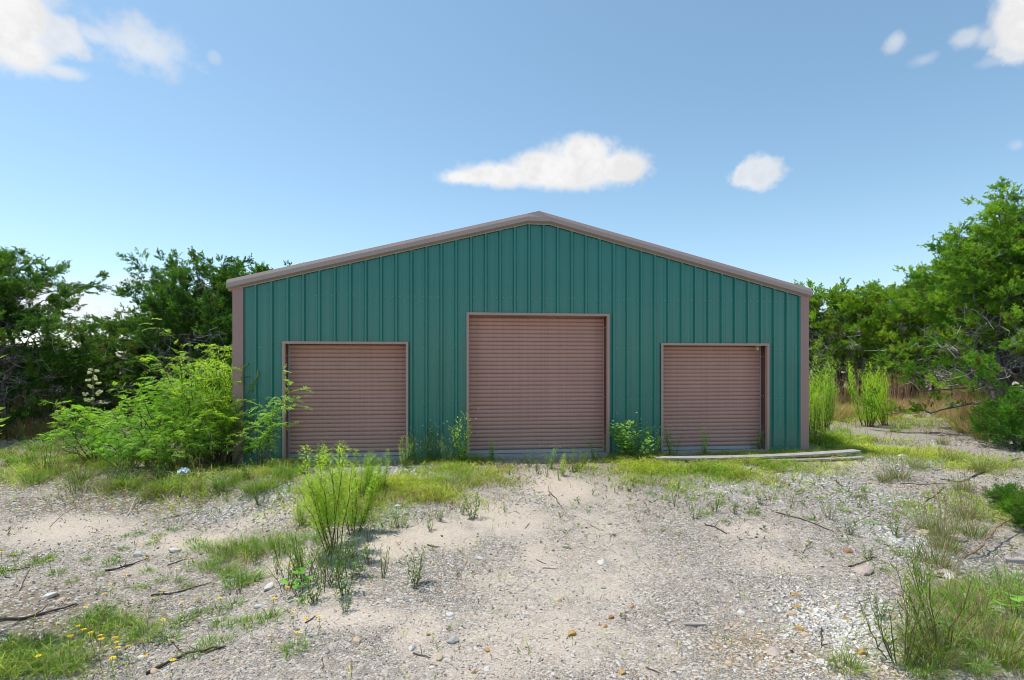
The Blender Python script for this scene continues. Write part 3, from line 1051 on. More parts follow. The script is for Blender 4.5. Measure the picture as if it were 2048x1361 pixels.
def wand_plant(seed, stems, height, spread, per, ll=.06, lw=.010, up=.8, bare=.2, dark=(.08, .19, .02), light=(.24, .40, .035), stemc=(.17, .12, .05), flowers=0, fcol=(.8, .8, .72)):
    """upright wands set all round with narrow leaves"""
    rg = np.random.default_rng(seed)
    st, lf, fl = MB(), MB(), MB()
    for s in range(stems):
        a = rg.random() * 6.28
        r = spread * math.sqrt(rg.random())
        h = height * (.55 + .45 * rg.random()) if s else height
        p = wander((math.cos(a) * r * .25, math.sin(a) * r * .25, -.02), (math.cos(a) * r, math.sin(a) * r, h), 8, .15, rg, -.06)
        st.tube(p, np.linspace(.0035 + .003 * height, .0015, 8), 4, stemc, cap=False)
        m = int(per * h / height)
        u = bare + (1 - bare) * (np.arange(m) + rg.random(m)) / m
        x = u * 7
        i = np.minimum(x.astype(int), 6)
        o = p[i] + (p[i + 1] - p[i]) * (x - i)[:, None]
        th = np.arange(m) * 2.4 + rg.normal(size=m) * .3
        rad = np.stack([np.cos(th), np.sin(th), np.zeros(m)], 1)
        d = nrm(rad + np.array([0, 0, 1.0]) * (up + rg.normal(size=(m, 1)) * .25))
        # side shoots: leaves stand off the stem by a little
        o = o + rad * (rg.random((m, 1)) ** 2) * .05 * height
        L = ll * (.6 + .6 * rg.random(m)) * np.where(u > .9, .7, 1)
        c = mixcol(dark, light, np.clip(.1 + .8 * u + .22 * rg.normal(size=m), 0, 1))
        leaves(lf, o, d, np.cross(rad, [0, 0, 1.0]) + rg.normal(size=(m, 3)) * .3, L, lw * (.7 + .6 * rg.random(m)), c, .10)
        for k in range(flowers):
            q = p[-1] + rg.normal(size=3) * np.array([.05, .05, .05]) * (1 + height)
            st.tube(np.stack([p[-2], q]), [.0015, .001], 3, stemc, cap=False)
            leaves(fl, np.tile(q, (5, 1)), nrm(rg.normal(size=(5, 3)) + np.array([0, 0, .6])), unit(rg, 5), .016, .012, fcol)
    out = [('stems', mesh_of(st, 'stems', 'stem')), ('leaves', mesh_of(lf, 'leaves', 'leaf'))]
    if flowers:
        out.append(('flowers', mesh_of(fl, 'flowers', 'petal')))
    return out


def tuft(seed, n, height, spread, wd=.005, dry=.2, droop=.7, green=((.10, .23, .025), (.26, .43, .045)), straw=((.30, .22, .11), (.46, .37, .22)), seedheads=0, headcol=(.34, .24, .15)):
    """a bunch grass: green blades, a few straw ones, sometimes seed stalks"""
    rg = np.random.default_rng(seed)
    out = []
    for name, m, cols in (('green_blades', int(n * (1 - dry)), green), ('dry_blades', int(n * dry), straw)):
        if m < 1:
            continue
        mb = MB()
        a = rg.random(m) * 6.28
        r = spread * np.sqrt(rg.random(m)) * .45
        P = np.stack([np.cos(a) * r, np.sin(a) * r, np.full(m, -.012)], 1)
        a2 = a + rg.normal(size=m) * .6
        fl = (.15 + .75 * rg.random(m))
        D = nrm(np.stack([np.cos(a2) * fl, np.sin(a2) * fl, np.ones(m)], 1))
        t = rg.random(m)
        c = mixcol(cols[0], cols[1], t)
        blades(mb, P, D, height * (.45 + .6 * rg.random(m)), wd * (.7 + .6 * rg.random(m)), droop * (.4 + .9 * rg.random(m)), c * .85, rg, c * 1.1)
        out.append((name, mesh_of(mb, name, 'blade')))
    if seedheads:
        mb = MB()
        for k in range(seedheads):
            a = rg.random() * 6.28
            e = np.array([math.cos(a) * spread * .8 * rg.random(), math.sin(a) * spread * .8 * rg.random(), height * (1.2 + .7 * rg.random())])
            p = wander((e[0] * .15, e[1] * .15, 0), e, 6, .12, rg, -.05)
            mb.tube(p, np.linspace(.0028, .0014, 6), 3, headcol, cap=False)
            m = 12
            x = .62 + .38 * rg.random(m)
            q = np.stack([np.interp(x * 5, np.arange(6), p[:, c]) for c in range(3)], 1)
            leaves(mb, q, nrm(rg.normal(size=(m, 3)) * .4 + np.array([0, 0, 1])), unit(rg, m), .03, .006, np.array(headcol) * 1.15)
        out.append(('seed_stalks', mesh_of(mb, 'seed_stalks', 'blade')))
    return out


def at_px(px, py, sink=0.0):
    x, y, z = ground(px, py)
    return (x, y, z - sink)


# ------------------------------------------------------------------ trees
def trees():
    spready = lambda h: np.interp(h, [0, .10, .30, .55, .8, 1.0], [.7, .95, 1.0, .92, .62, .12])
    A = juniper_meshes(101, 6.5, 2.8, stems=7, nbr=22, leafsize=.95, k_leaf=20, window=(.22, .52), low=.26, spire=.34, shape=lambda h: np.interp(h, [0, .10, .30, .55, .8, 1.0], [.8, 1.0, 1.0, .80, .44, .10]), light=(.29, .42, .045), dark=(.085, .20, .022))
    B = juniper_meshes(202, 5.0, 2.7, stems=5, nbr=22, low=.22, spire=.30, shape=spready, light=(.30, .44, .045), dark=(.095, .22, .022), leafsize=1.05, k_leaf=20, bare=.45, window=(.22, .62))
    C = juniper_meshes(303, 5.2, 2.6, stems=5, nbr=24, low=.06, spire=.30, light=(.135, .245, .036), dark=(.04, .115, .02), leafsize=1.0, k_leaf=20, window=(.30, .55))
    S = juniper_meshes(404, 1.5, 1.0, stems=5, nbr=9, low=.02, spire=.4, light=(.15, .32, .028), dark=(.04, .13, .014), k_leaf=12, leafsize=.75, bare=.1)
    g = 'junipers around the barn'
    rows = [
        # px, depth, mesh, scale (xy, z), turn, label
        (2035, 14.6, A, (1.04, 1.0), 0.6, 'tallest juniper at right with several pointed tops and grey inner branches'),
        (2210, 14.0, B, (1.0, 1.2), 2.2, 'leafy juniper cut off by the right edge beside the tallest juniper'),
        (1660, 27.0, B, (1.22, 1.10), 0.2, 'broad juniper with dark crooked trunk just right of the barn wall'),
        (1795, 25.5, B, (1.18, 1.08), 3.9, 'rounded juniper with grey dead branches behind the upright lime green shrub'),
        (1935, 26.0, B, (1.25, 1.30), 5.1, 'juniper filling the gap below and left of the tallest juniper'),
        (1560, 31.0, C, (1.3, 1.02), 1.1, 'juniper mostly hidden behind the barn at its right side'),
        (1730, 33.0, C, (1.4, 1.02), 2.9, 'far juniper crown behind the rounded juniper at right'),
        (1880, 30.0, C, (1.4, 1.1), 4.0, 'far juniper crown behind the gap juniper at right'),
        (-45, 14.5, C, (1.05, .97), 0.3, 'dark dense juniper cut off by the left edge of the picture'),
        (110, 17.0, C, (0.9, 0.48), 2.0, 'low dark juniper behind the cream yucca bloom'),
        (270, 20.0, C, (.95, 0.70), 4.4, 'dark juniper with leaning top between the left edge and the tall left juniper'),
        (400, 19.0, C, (1.0, 1.06), 1.2, 'tall dark juniper with flat ragged top left of the barn corner'),
        (500, 21.0, C, (1.1, 1.10), 5.3, 'dark juniper whose top shows over the barn roof at left'),
        (60, 25.0, C, (1.3, 0.52), 3.1, 'far dark juniper in the low gap at left'),
        (385, 27.0, C, (1.2, 0.86), 0.9, 'far dark juniper behind the tall left juniper'),
        (-260, 19.0, C, (1.2, .9), 3.6, 'juniper beyond the left edge behind the dense dark one'),
        (2330, 19.0, B, (1.2, 1.2), 3.6, 'juniper beyond the right edge behind the tallest one'),
    ]
    for (px, d, m, (sx, sz), rz, lab) in rows:
        x, y, z = ground_at(px, d)
        o = place('juniper_tree', lab, 'tree', m, (x, y, z), rz, (sx, sx, sz), g)
    for (px, d, sc, rz, lab) in ((2045, 12.4, .85, .4, 'low bushy young juniper on the ground under the tallest juniper'), (2075, 6.8, .32, 2.4, 'small bright green juniper seedling at the right edge above the pale board'),
                                 (2015, 7.6, .22, 4.0, 'knee high juniper seedling left of the one at the right edge')):
        x, y, z = ground_at(px, d)
        place('young_juniper', lab, 'shrub', S, (x, y, z), rz, sc, 'young junipers')


trees()


LAND = [(1727, 1147, 'the angular pinkish rock'), (1768, 1300, 'the flat grey slab stone'), (1205, 1130, 'the lone pale drive stone'), (1222, 1238, 'the brown drive stone'), (1142, 1270, 'the ochre drive stone'),
        (1610, 1048, 'the long black stick'), (1432, 1060, 'the short brown stick'), (1642, 1285, 'the short black stick'), (1985, 1095, 'the curved tan branch'), (1990, 938, 'the dark branch at right'),
        (80, 1235, 'the left edge stick'), (250, 1135, 'the dark log piece'), (360, 1188, 'the straight thin stick'), (370, 1320, 'the longest dark branch'), (280, 1112, 'the flat pale stone'),
        (350, 1105, 'the flat white rock'), (540, 1178, 'the white slab'), (672, 1102, 'the tallest lime weed'), (600, 1190, 'the broad leaved plant'), (765, 1158, 'the spiky weed'), (830, 1172, 'the lone grey green weed'),
        (945, 1038, 'the dark weed on the drive'), (1112, 1000, 'the bent twig'), (690, 925, 'the left roller door'), (1075, 925, 'the middle roller door'), (1430, 905, 'the right roller door'), (1510, 918, 'the long bowed plank'),
        (1615, 890, 'the barn right corner'), (475, 915, 'the barn left corner'), (1735, 850, 'the upright broom-like shrub'), (2010, 880, 'the low young juniper'), (186, 860, 'the cream yucca'), (1392, 1252, 'the grey wood offcut'),
        (1548, 1308, 'the pale pink rock'), (905, 1287, 'the dark grey drive stone'), (715, 1288, 'the tan drive stone'), (265, 1016, 'the pale stick on the bank'), (1590, 1192, 'the bright ochre stone'), (1850, 1068, 'the tan rock at right'),
        (795, 1018, 'the white stone below the grass'), (2050, 1130, 'the boards at the right edge'), (368, 905, 'the blue plastic scrap'), (1262, 905, 'the broad leaved bushy weed'), (844, 1316, 'the crooked twig'), (1220, 1050, 'the dark upper drive stone'),
        (0, 1361, 'the bottom left corner'), (2048, 1361, 'the bottom right corner'), (1024, 1361, 'the middle of the bottom edge')]
USED = set()


def where(base, px, py):
    """a label that says which one: what it lies beside"""
    cand = sorted(LAND, key=lambda q: math.hypot(q[0] - px, (q[1] - py) * 1.6))[:5]
    for (x, y, nm) in cand:
        dx, dy = px - x, (py - y) * 1.6
        dist = math.hypot(dx, dy)
        if dist < 4:
            continue
        how = 'just ' if dist < 45 else ('' if dist < 110 else 'well ')
        if abs(dx) > 2.2 * abs(dy):
            r = 'left of' if dx < 0 else 'right of'
        elif abs(dy) > 2.2 * abs(dx):
            r = 'behind' if dy < 0 else 'in front of'
        else:
            r = ('behind and ' if dy < 0 else 'in front and ') + ('left of' if dx < 0 else 'right of')
        lab = '%s %s%s %s' % (base, how, r, nm)
        if lab not in USED and len(lab.split()) <= 16:
            USED.add(lab)
            return lab
    (x, y, n1), (x2, y2, n2) = cand[:2]
    lab = '%s between %s and %s' % (base, n1, n2)
    return lab if lab not in USED and not USED.add(lab) else None


# ------------------------------------------------------------------ shrubs and tall weeds
def shrubs():
    f1 = pinnate_shrub(1, 26, 1.55, 1.15, 1150)
    f2 = pinnate_shrub(2, 22, 1.25, 1.10, 950)
    f3 = pinnate_shrub(3, 24, 2.05, .85, 1150, leaf_len=.19)
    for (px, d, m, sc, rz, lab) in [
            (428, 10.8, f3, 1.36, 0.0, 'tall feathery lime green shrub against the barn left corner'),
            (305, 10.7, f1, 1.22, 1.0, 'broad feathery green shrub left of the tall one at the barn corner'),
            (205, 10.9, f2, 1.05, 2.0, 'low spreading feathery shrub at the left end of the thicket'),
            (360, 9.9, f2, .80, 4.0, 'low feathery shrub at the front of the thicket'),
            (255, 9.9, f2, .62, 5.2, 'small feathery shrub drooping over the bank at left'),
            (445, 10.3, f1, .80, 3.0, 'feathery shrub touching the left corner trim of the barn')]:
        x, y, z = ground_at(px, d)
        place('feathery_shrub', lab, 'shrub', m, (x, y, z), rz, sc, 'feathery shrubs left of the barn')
    wl = wand_plant(11, 20, 2.25, .42, 190, ll=.10, lw=.016, up=.75, bare=.18, dark=(.20, .38, .035), light=(.46, .66, .06))
    for (px, d, sc, rz, lab) in [(455, 10.75, 1.0, 0, 'tall willow-like shrub leaning on the barn left corner'), (385, 11.4, .92, 2, 'willow-like shrub rising behind the feathery thicket'),
                                 (1648, 15.0, .98, 1, 'willow-like shrub standing just behind the barn right corner'), (1622, 13.9, .80, 2.6, 'smaller willow-like shrub close to the barn right wall')]:
        x, y, z = ground_at(px, d)
        place('willow_shrub', lab, 'shrub', wl, (x, y, z), rz, sc, 'willow-like shrubs beside the barn')
    ul = wand_plant(12, 24, 2.0, .62, 140, ll=.095, lw=.018, up=1.5, bare=.10, dark=(.28, .46, .035), light=(.54, .72, .06))
    x, y, z = ground_at(1735, 17.0)
    place('broom_shrub', 'upright lime green broom-like shrub standing on the grassy path at right', 'shrub', ul, (x, y, z), .3, (1.0, 1.0, 1.02))
    x, y, z = ground_at(1768, 17.3)
    place('broom_shrub', 'slimmer lime green broom-like shrub leaning right of the upright one', 'shrub', ul, (x, y, z), 2.3, (.7, .7, .88), tilt=(0, .18))
    # sapling across the left door
    sp = pinnate_shrub(5, 6, 1.75, .40, 260, leaf_len=.16, lean=(.30, -.05), ll=.05, lw=.012, dark=(.16, .32, .07), light=(.48, .66, .12))
    x, y, z = ground_at(522, 10.15)
    place('sapling', 'thin leaning sapling with drooping leaves in front of the left roller door', 'sapling', sp, (x, y, z), 0.0, .98)
    ls = wand_plant(51, 5, 3.05, .42, 44, ll=.13, lw=.026, up=.15, bare=.76, dark=(.20, .36, .03), light=(.52, .66, .06))
    x, y, z = ground_at(-100, 5.0)
    place('leafy_sapling', 'yellow green leaf spray reaching in at the left edge', 'sapling', ls, (x, y, z), .4, 1.0)
    # yucca in bloom
    rg = np.random.default_rng(3)
    ro, fl, sk = MB(), MB(), MB()
    n = 46
    a = rg.random(n) * 6.28
    fz = .25 + 1.0 * rg.random(n)
    D = nrm(np.stack([np.cos(a), np.sin(a), fz], 1))
    leaves(ro, np.tile([0, 0, .02], (n, 1)), D, np.cross(D, [0, 0, 1.0]), .45 + .2 * rg.random(n), .035, mixcol((.05, .10, .05), (.12, .19, .09), rg.random(n)), .03)
    sk.tube([(0, 0, 0), (.01, 0, .8), (0, .01, 1.55), (.01, 0, 1.95)], [.016, .014, .010, .005], 6, (.22, .24, .10))
    for k in range(15):
        h = .98 + .92 * (k + rg.random()) / 15
        a = k * 2.4
        ln = .20 * (1.99 - h) / 1.0 + .05
        e = np.array([math.cos(a) * ln, math.sin(a) * ln, h + ln * .5])
        sk.tube(np.stack([[0, 0, h], e]), [.006, .004], 4, (.24, .26, .11), cap=False)
        for q in range(5):
            o = e * np.array([1, 1, 0]) * (.45 + .6 * rg.random()) + np.array([0, 0, h + (e[2] - h) * (.5 + .5 * rg.random())]) + rg.normal(size=3) * .012
            m = 6
            th = np.arange(m) * 6.283 / m + rg.random()
            P = np.tile(o, (m, 1))
            DD = nrm(np.stack([np.cos(th) * .55, np.sin(th) * .55, -np.ones(m)], 1))
            leaves(fl, P, DD, np.stack([-np.sin(th), np.cos(th), np.zeros(m)], 1), .055, .034, np.array([.86, .84, .66]) * (.85 + .25 * rg.random((m, 1))), .22)
    yp = [('rosette', mesh_of(ro, 'rosette', 'leaf')), ('stalk', mesh_of(sk, 'stalk', 'stem')), ('blossoms', mesh_of(fl, 'blossoms', 'petal'))]
    x, y, z = ground_at(186, 12.4)
    place('yucca', 'yucca with one tall spike of cream blossoms behind the left thicket', 'yucca', yp, (x, y, z), .5, 1.0)
    # tall lime weeds in the yard
    tw = wand_plant(21, 13, 1.30, .46, 260, ll=.085, lw=.013, up=.45, bare=.28, dark=(.17, .33, .03), light=(.46, .62, .045), stemc=(.22, .10, .035))
    tw2 = wand_plant(22, 10, .95, .36, 170, ll=.075, lw=.014, up=.5, bare=.15, dark=(.14, .29, .03), light=(.36, .54, .045))
    for (px, py, m, sc, rz, lab) in [(672, 1102, tw, .94, .2, 'tallest lime green weed clump standing on the sand left of the drive'),
                                     (705, 1065, tw2, .92, 1.2, 'lime weed clump right behind the tallest weed'),
                                     (722, 1000, tw2, .80, 2.0, 'medium lime weed rising from the grass before the left door'),
                                     (760, 990, tw2, .72, 4.1, 'medium lime weed right of the other before the left door'),
                                     (600, 1055, tw2, .42, 3.0, 'short lime weed left of the tallest weed')]:
        place('tall_weed', lab, 'weed', m, at_px(px, py), rz, sc, 'tall lime weeds left of the drive')
    # weeds along the barn wall
    wf = wand_plant(31, 6, .75, .18, 60, ll=.075, lw=.018, up=.6, bare=.05, dark=(.12, .28, .04), light=(.42, .62, .08), flowers=2)
    wg = wand_plant(32, 7, .60, .20, 46, ll=.060, lw=.016, up=.7, bare=.08, dark=(.10, .25, .05), light=(.28, .48, .09), flowers=3)
    bl = wand_plant(33, 14, .62, .34, 34, ll=.10, lw=.060, up=.35, bare=.25, dark=(.10, .24, .05), light=(.27, .46, .11), flowers=1)
    for (px, py, m, sc, rz, lab) in [(925, 925, wf, 1.05, 0, 'bright green leafy weed at the left foot of the middle door'),
                                     (868, 922, wg, .95, 1, 'bluish green weed against the green wall between left and middle doors'),
                                     (835, 924, wg, .80, 2, 'weed at the right foot of the left door'),
                                     (893, 926, wg, .62, 2.7, 'small weed between the two weeds beside the middle door'),
                                     (808, 932, wf, .62, 3, 'leafy weed below the left door right corner'),
                                     (985, 918, wf, .48, 4, 'small leafy weed before the middle door left part'),
                                     (1100, 935, wg, .55, 5, 'low weed before the centre of the middle door'),
                                     (1125, 948, wf, .42, .5, 'low spreading weed on the sand before the middle door'),
                                     (1190, 920, wg, .55, 1.5, 'small weed at the right foot of the middle door'),
                                     (1262, 922, bl, 1.05, .3, 'broad leaved bushy weed between middle and right doors'),
                                     (1305, 918, wf, .70, 2.2, 'bright leafy weed left of the right door'),
                                     (1345, 912, wg, .80, 1.3, 'white flecked weed at the left foot of the right door'),
                                     (1410, 908, wf, .62, 3.3, 'single green weed before the right door centre'),
                                     (1512, 904, wg, .70, 4.3, 'weed at the right foot of the right door'),
                                     (1570, 902, wg, .80, 5.3, 'wispy weed below the green wall right of the right door'),
                                     (645, 935, wf, .55, 6.0, 'yellowish weed before the left door')]:
        place('wall_weed', lab, 'weed', m, at_px(px, py + 4), rz, sc * 1.3, 'weeds along the barn wall')
    # weeds out in the sand
    sm = wand_plant(41, 5, .42, .14, 22, ll=.060, lw=.022, up=.55, bare=.10, dark=(.05, .14, .03), light=(.15, .30, .05))
    br = wand_plant(42, 5, .36, .24, 5, ll=.15, lw=.095, up=.12, bare=.5, dark=(.13, .30, .045), light=(.24, .46, .07), stemc=(.10, .16, .04))
    sk = wand_plant(43, 7, .45, .20, 6, ll=.05, lw=.014, up=1.8, bare=.4, dark=(.11, .17, .03), light=(.20, .26, .05), stemc=(.16, .20, .05))
    tl = wand_plant(44, 12, .55, .30, 16, ll=.09, lw=.012, up=1.2, bare=.25, dark=(.09, .18, .03), light=(.17, .28, .05), stemc=(.17, .16, .05))
    for (px, py, m, sc, rz, lab) in [(600, 1190, br, .75, 0, 'broad leaved green plant among thin stems on the sand'),
                                     (648, 1180, tl, .80, 1, 'bunch of thin upright stems beside the broad leaved plant'),
                                     (690, 1195, sm, 1.0, 2, 'small leafy weed at the right of the thin stems'),
                                     (612, 1165, tl, .95, 3, 'thin stemmed weed behind the broad leaved plant'),
                                     (712, 1155, sm, .85, 4, 'leafy weed on the sand above the small one'),
                                     (765, 1158, sk, .80, .4, 'spiky weed of bare upright shoots on the sand'),
                                     (830, 1172, sm, .95, 5, 'grey green weed alone on the gravel right of the spiky one'),
                                     (945, 1038, sm, .90, 1, 'dark small weed alone on the sandy drive'),
                                     (925, 1030, sm, .50, 3, 'tiny weed left of the dark one on the drive'),
                                     (860, 1062, sm, .48, 2, 'tiny grey weed at the edge of the left grass'),
                                     (1010, 1025, sm, .32, 2, 'sprig of weed between the drive and the left grass'),
                                     (650, 1130, tl, .60, 5, 'reddish stemmed weed at the foot of the tallest weed'),
                                     (1390, 1040, tl, .45, 1, 'wiry weed at the left edge of the right gravel'),
                                     (1470, 1030, sm, .50, 2, 'small green weed on the gravel before the right door'),
                                     (1700, 1070, sm, .62, 3, 'fresh green weed among white stones at right'),
                                     (1735, 1120, sm, .45, 3.5, 'pale weed beside the angular rock at right'),
                                     (1880, 1300, tl, 1.20, 2, 'tall wiry grass-like weed at the bottom right corner'),
                                     (1800, 1325, tl, 1.05, 4, 'wiry weed left of the bottom right grass'),
                                     (2035, 1240, br, .80, 2, 'leafy plant at the right edge below the grey board')] + [
                                     (px, py, (tl, sm, sk)[k % 3], sc, k * 1.7, where(('wiry stemmed weed', 'little leafy weed', 'sparse shooting weed')[k % 3], px, py)) for k, (px, py, sc) in enumerate([
                                         (575, 1180, .8), (630, 1205, .7), (555, 1150, .6), (668, 1165, .8), (705, 1120, .7), (735, 1085, .6), (560, 1110, .6), (510, 1130, .6), (590, 1140, .7), (740, 1130, .5), (690, 1225, .5), (480, 1190, .5),
                                         (800, 1060, .5), (880, 1045, .5), (1095, 955, .7), (1145, 945, .8), (1075, 948, .6), (1120, 962, .6), (1165, 935, .6), (1060, 935, .7), (1350, 1015, .6), (1430, 1025, .5), (1520, 1010, .5), (1580, 1020, .5), (1660, 1040, .5),
                                         (1790, 1075, .7), (1830, 1120, .7), (1845, 1180, .7), (1760, 1240, .5), (1815, 1255, .8), (230, 975, 1.0), (320, 965, 1.0), (390, 955, 1.1), (150, 985, .8), (440, 990, .8), (360, 1000, .7), (90, 945, 1.1), (490, 960, .9), (280, 1010, .6), (520, 1010, .7)])]:
        place('yard_weed', lab, 'weed', m, at_px(px, py), rz, sc, 'weeds scattered over the yard')


shrubs()


# ------------------------------------------------------------------ grass
def grasses():
    big = [tuft(s, 210, .42, .40, .007, .18, .8) for s in (1, 2, 3)]
    mid = [tuft(s, 110, .24, .24, .006, .12, .8) for s in (4, 5, 6)]
    small = [tuft(s, 60, .12, .15, .005, .08, .9) for s in (7, 8, 9)]
    wiry = [tuft(s, 150, .40, .30, .005, .40, .5, ((.09, .18, .03), (.19, .31, .05)), seedheads=7) for s in (10, 11)]
    blue = [tuft(s, 150, .80, .40, .009, .75, .35, straw=((.42, .25, .13), (.60, .43, .26)), seedheads=22, headcol=(.50, .31, .19)) for s in (12, 13)]
    rg = np.random.default_rng(77)

    def put(lst, kinds, name, label, group, s0=1.0):
        for q in lst:
            px, py = q[:2]
            s = (q[2] if len(q) > 2 else 1.0) * s0
            place(name, where(label, px, py) or label + ' in the yard', 'grass', kinds[rg.integers(len(kinds))], at_px(px, py), rg.random() * 6.28, s * (.9 + .2 * rg.random()), group)
    put([(560, 962, 1.1), (588, 950, 1.0), (535, 980, .9), (505, 985, .7)], big, 'grass_clump', 'lush bright green grass clump', 'lush grass clumps below the left door')
    put([(110, 950, 1.2), (160, 965, 1.1), (70, 965, .9), (215, 985, .9), (40, 930, 1.1), (260, 975, 1.0), (330, 985, .9), (300, 1000, .7), (400, 985, .8), (450, 975, .8), (15, 915, .9), (85, 905, 1.1), (140, 915, 1.2), (480, 960, .8)], big + wiry,
        'grass_clump', 'tall green and straw grass clump', 'grass clumps on the left bank')
    put([(1875, 1135, 1.0), (1895, 1105, 1.0), (1930, 1040, 1.0), (1885, 1075, .9), (1945, 1075, .9), (1850, 1060, .7), (1800, 960, .9), (1835, 940, .9), (1770, 965, .7), (1925, 985, .8), (1905, 925, .9), (1965, 945, .9), (1885, 890, .9), (1720, 1000, .5), (1870, 1330, .8), (1925, 1265, .8), (1990, 1320, .9), (1825, 1290, .6), (2030, 1230, .9), (1900, 1200, .7)], wiry,
        'wiry_grass', 'wiry dark green bunch grass', 'wiry bunch grass at right')
    put([(1940, 1230, .85), (1985, 1195, .85), (2035, 1180, .75), (1905, 1290, .75), (2025, 1280, .6), (1850, 1310, .6), (1840, 1350, .5), (2045, 1345, .55), (1950, 1350, .5)], big,
        'grass_clump', 'thick fresh green grass clump', 'grass clumps at bottom right')
    put([(1690, 1340, .8), (1830, 1190, .6), (1880, 1205, .7), (1915, 1180, .7)], mid, 'grass_tuft', 'dark green grass tuft', 'tufts among the white stones')
    put([(60, 1325, 1.0), (20, 1300, 1.0), (100, 1345, .9), (140, 1300, .8), (30, 1350, 1.0), (0, 1330, 1.1), (130, 1350, .8), (80, 1290, .7), (160, 1330, .7)], mid, 'grass_tuft', 'knee low green grass tuft', 'grass tufts at bottom left', .9)
    put([(200, 1235, .9), (175, 1250, .9), (240, 1250, .8), (270, 1265, 1.0), (290, 1280, .9), (225, 1285, .9), (190, 1270, .8), (260, 1290, .8), (310, 1255, .6)], mid + small, 'grass_tuft', 'grass tuft among yellow flowers', 'tufts among the yellow flowers')
    put([(365, 1250, 1), (440, 1250, .9), (395, 1310, 1.1), (415, 1290, .8), (500, 1250, 1.1), (540, 1242, 1.2), (470, 1255, .9), (590, 1300, 1), (445, 1290, .9), (340, 1285, .9), (395, 1230, .8), (430, 1225, .9), (470, 1212, 1), (610, 1205, .8), (280, 1180, .8), (245, 1100, .7),
         (295, 1145, .8), (220, 1128, 1), (75, 1130, 1.1), (35, 1110, .8), (115, 1150, .9), (145, 1165, .7), (10, 1145, 1.1), (100, 1120, .8), (310, 1075, .9), (275, 1070, .8), (250, 1075, .6), (305, 1090, .8), (385, 1085, 1), (320, 1165, .7), (360, 1165, .7), (375, 1180, .7),
         (200, 1150, .6), (345, 1060, .8), (170, 1122, .6)], small, 'grass_tuft', 'small green grass tuft', 'small tufts at lower left', 1.15)
    put([(475, 1172, 1.2), (455, 1150, 1.0), (500, 1165, 1.0), (490, 1095, 1.1), (530, 1100, 1.1), (555, 1095, 1.0), (575, 1105, .9), (430, 1105, .9), (445, 1120, 1.0), (400, 1100, .8), (505, 1110, 1.0), (465, 1105, 1.0), (415, 1140, .9), (600, 1085, .9), (635, 1080, .8)], mid, 'grass_tuft',
        'ragged olive grass tuft', 'ragged tufts left of the tallest weed')
    put([(1600, 985, .7), (1640, 1000, .8), (1505, 1030, 1.0), (1490, 990, .8), (1380, 1000, 1), (1360, 985, 1), (1420, 990, .8), (1330, 1000, .8), (1300, 990, .7), (1440, 1010, .8), (1545, 1000, .7), (1680, 985, .7), (1560, 975, .7), (1735, 985, .8), (1740, 1050, .9), (1780, 1035, 1), (1815, 1010, .9),
         (1800, 1110, .9), (1760, 1085, .7), (1690, 1025, .7), (1620, 1040, .6), (1410, 1030, .9), (1450, 1045, .6), (1280, 965, .8), (1850, 1155, .9), (1770, 1145, .6), (1245, 970, .7)], small, 'grass_tuft', 'small olive grass tuft', 'small tufts on the right gravel', 1.15)
    put([(1690, 865, .9), (1735, 880, 1.0), (1760, 905, .9), (1700, 905, .8), (1640, 890, 1.0), (1660, 870, 1.0), (1625, 870, 1.0), (1690, 845, .9), (1655, 900, .9), (1790, 865, .8), (1810, 858, .8), (1720, 918, .7)], mid, 'grass_tuft', 'fresh green grass tuft', 'tufts near the barn right corner', 1.2)
    put([(1790, 838, 1), (1840, 836, .9), (1905, 846, 1), (1930, 850, 1), (1955, 862, .9), (1875, 835, 1), (1780, 842, .8), (1915, 838, 1), (1940, 842, 1.1), (1815, 828, 1), (1850, 824, 1), (1690, 838, 1), (1668, 842, 1), (1715, 835, 1), (1770, 832, 1), (1800, 826, 1.1), (1885, 826, 1.1), (1925, 866, .8), (1960, 880, .8), (1890, 806, .9), (1920, 825, 1), (1945, 835, 1.1), (1965, 850, 1), (1775, 822, .9), (1670, 812, 1), (1690, 808, .9), (1715, 812, .8), (1650, 815, 1), (1930, 860, .9), (1760, 808, .9), (1975, 880, .8), (1990, 830, 1), (1870, 802, 1), (1830, 802, 1)], blue,
        'bluestem_grass', 'tall rust brown dry grass clump', 'dry brown grass at right', 1.15)
    put([(60, 880, 1), (95, 870, .9), (35, 870, 1), (10, 880, .8), (120, 880, .9), (5, 860, 1)], blue, 'bluestem_grass', 'dry brown grass clump', 'dry brown grass at left')
    # ground cover that nobody could count
    mb = MB()
    n = 800000
    x, y = rg.uniform(-7, 16, n), rg.uniform(-9.5, 1.5, n)
    x2, y2 = rg.uniform(-14, 24, 160000), rg.uniform(1.5, 14, 160000)
    x, y = np.concatenate([x, x2]), np.concatenate([y, y2])
    n = len(x)
    lat, d = to_cam(x, y)
    den = field(GRASS, x, y) * (.62 + 1.2 * fbm(x, y, 1.6, 3))
    inb = (x > -0.05) & (x < W + 0.05) & (y > -0.06) & (y < DEP + .05)
    far = sstep(d, 15.5, 18) * (d < 30)
    den = np.maximum(den, far * .45) * (1 - .9 * np.clip(field(PATH, x, y) * 1.3, 0, 1)) + .006 * (d < 12)
    keep = (rg.random(n) < den * .62 * np.where(d < 12.5, 1.5, 1.0)) & ~inb & (d > 2.4) & (np.abs(lat) < d * 1.08 + 1.5)
    x, y, den, d = x[keep], y[keep], den[keep], d[keep]
    n = len(x)
    P = np.stack([x, y, terrain(x, y) - .01], 1)
    a = rg.random(n) * 6.28
    D = nrm(np.stack([np.cos(a) * .5, np.sin(a) * .5, np.ones(n)], 1) + rg.normal(size=(n, 3)) * .2)
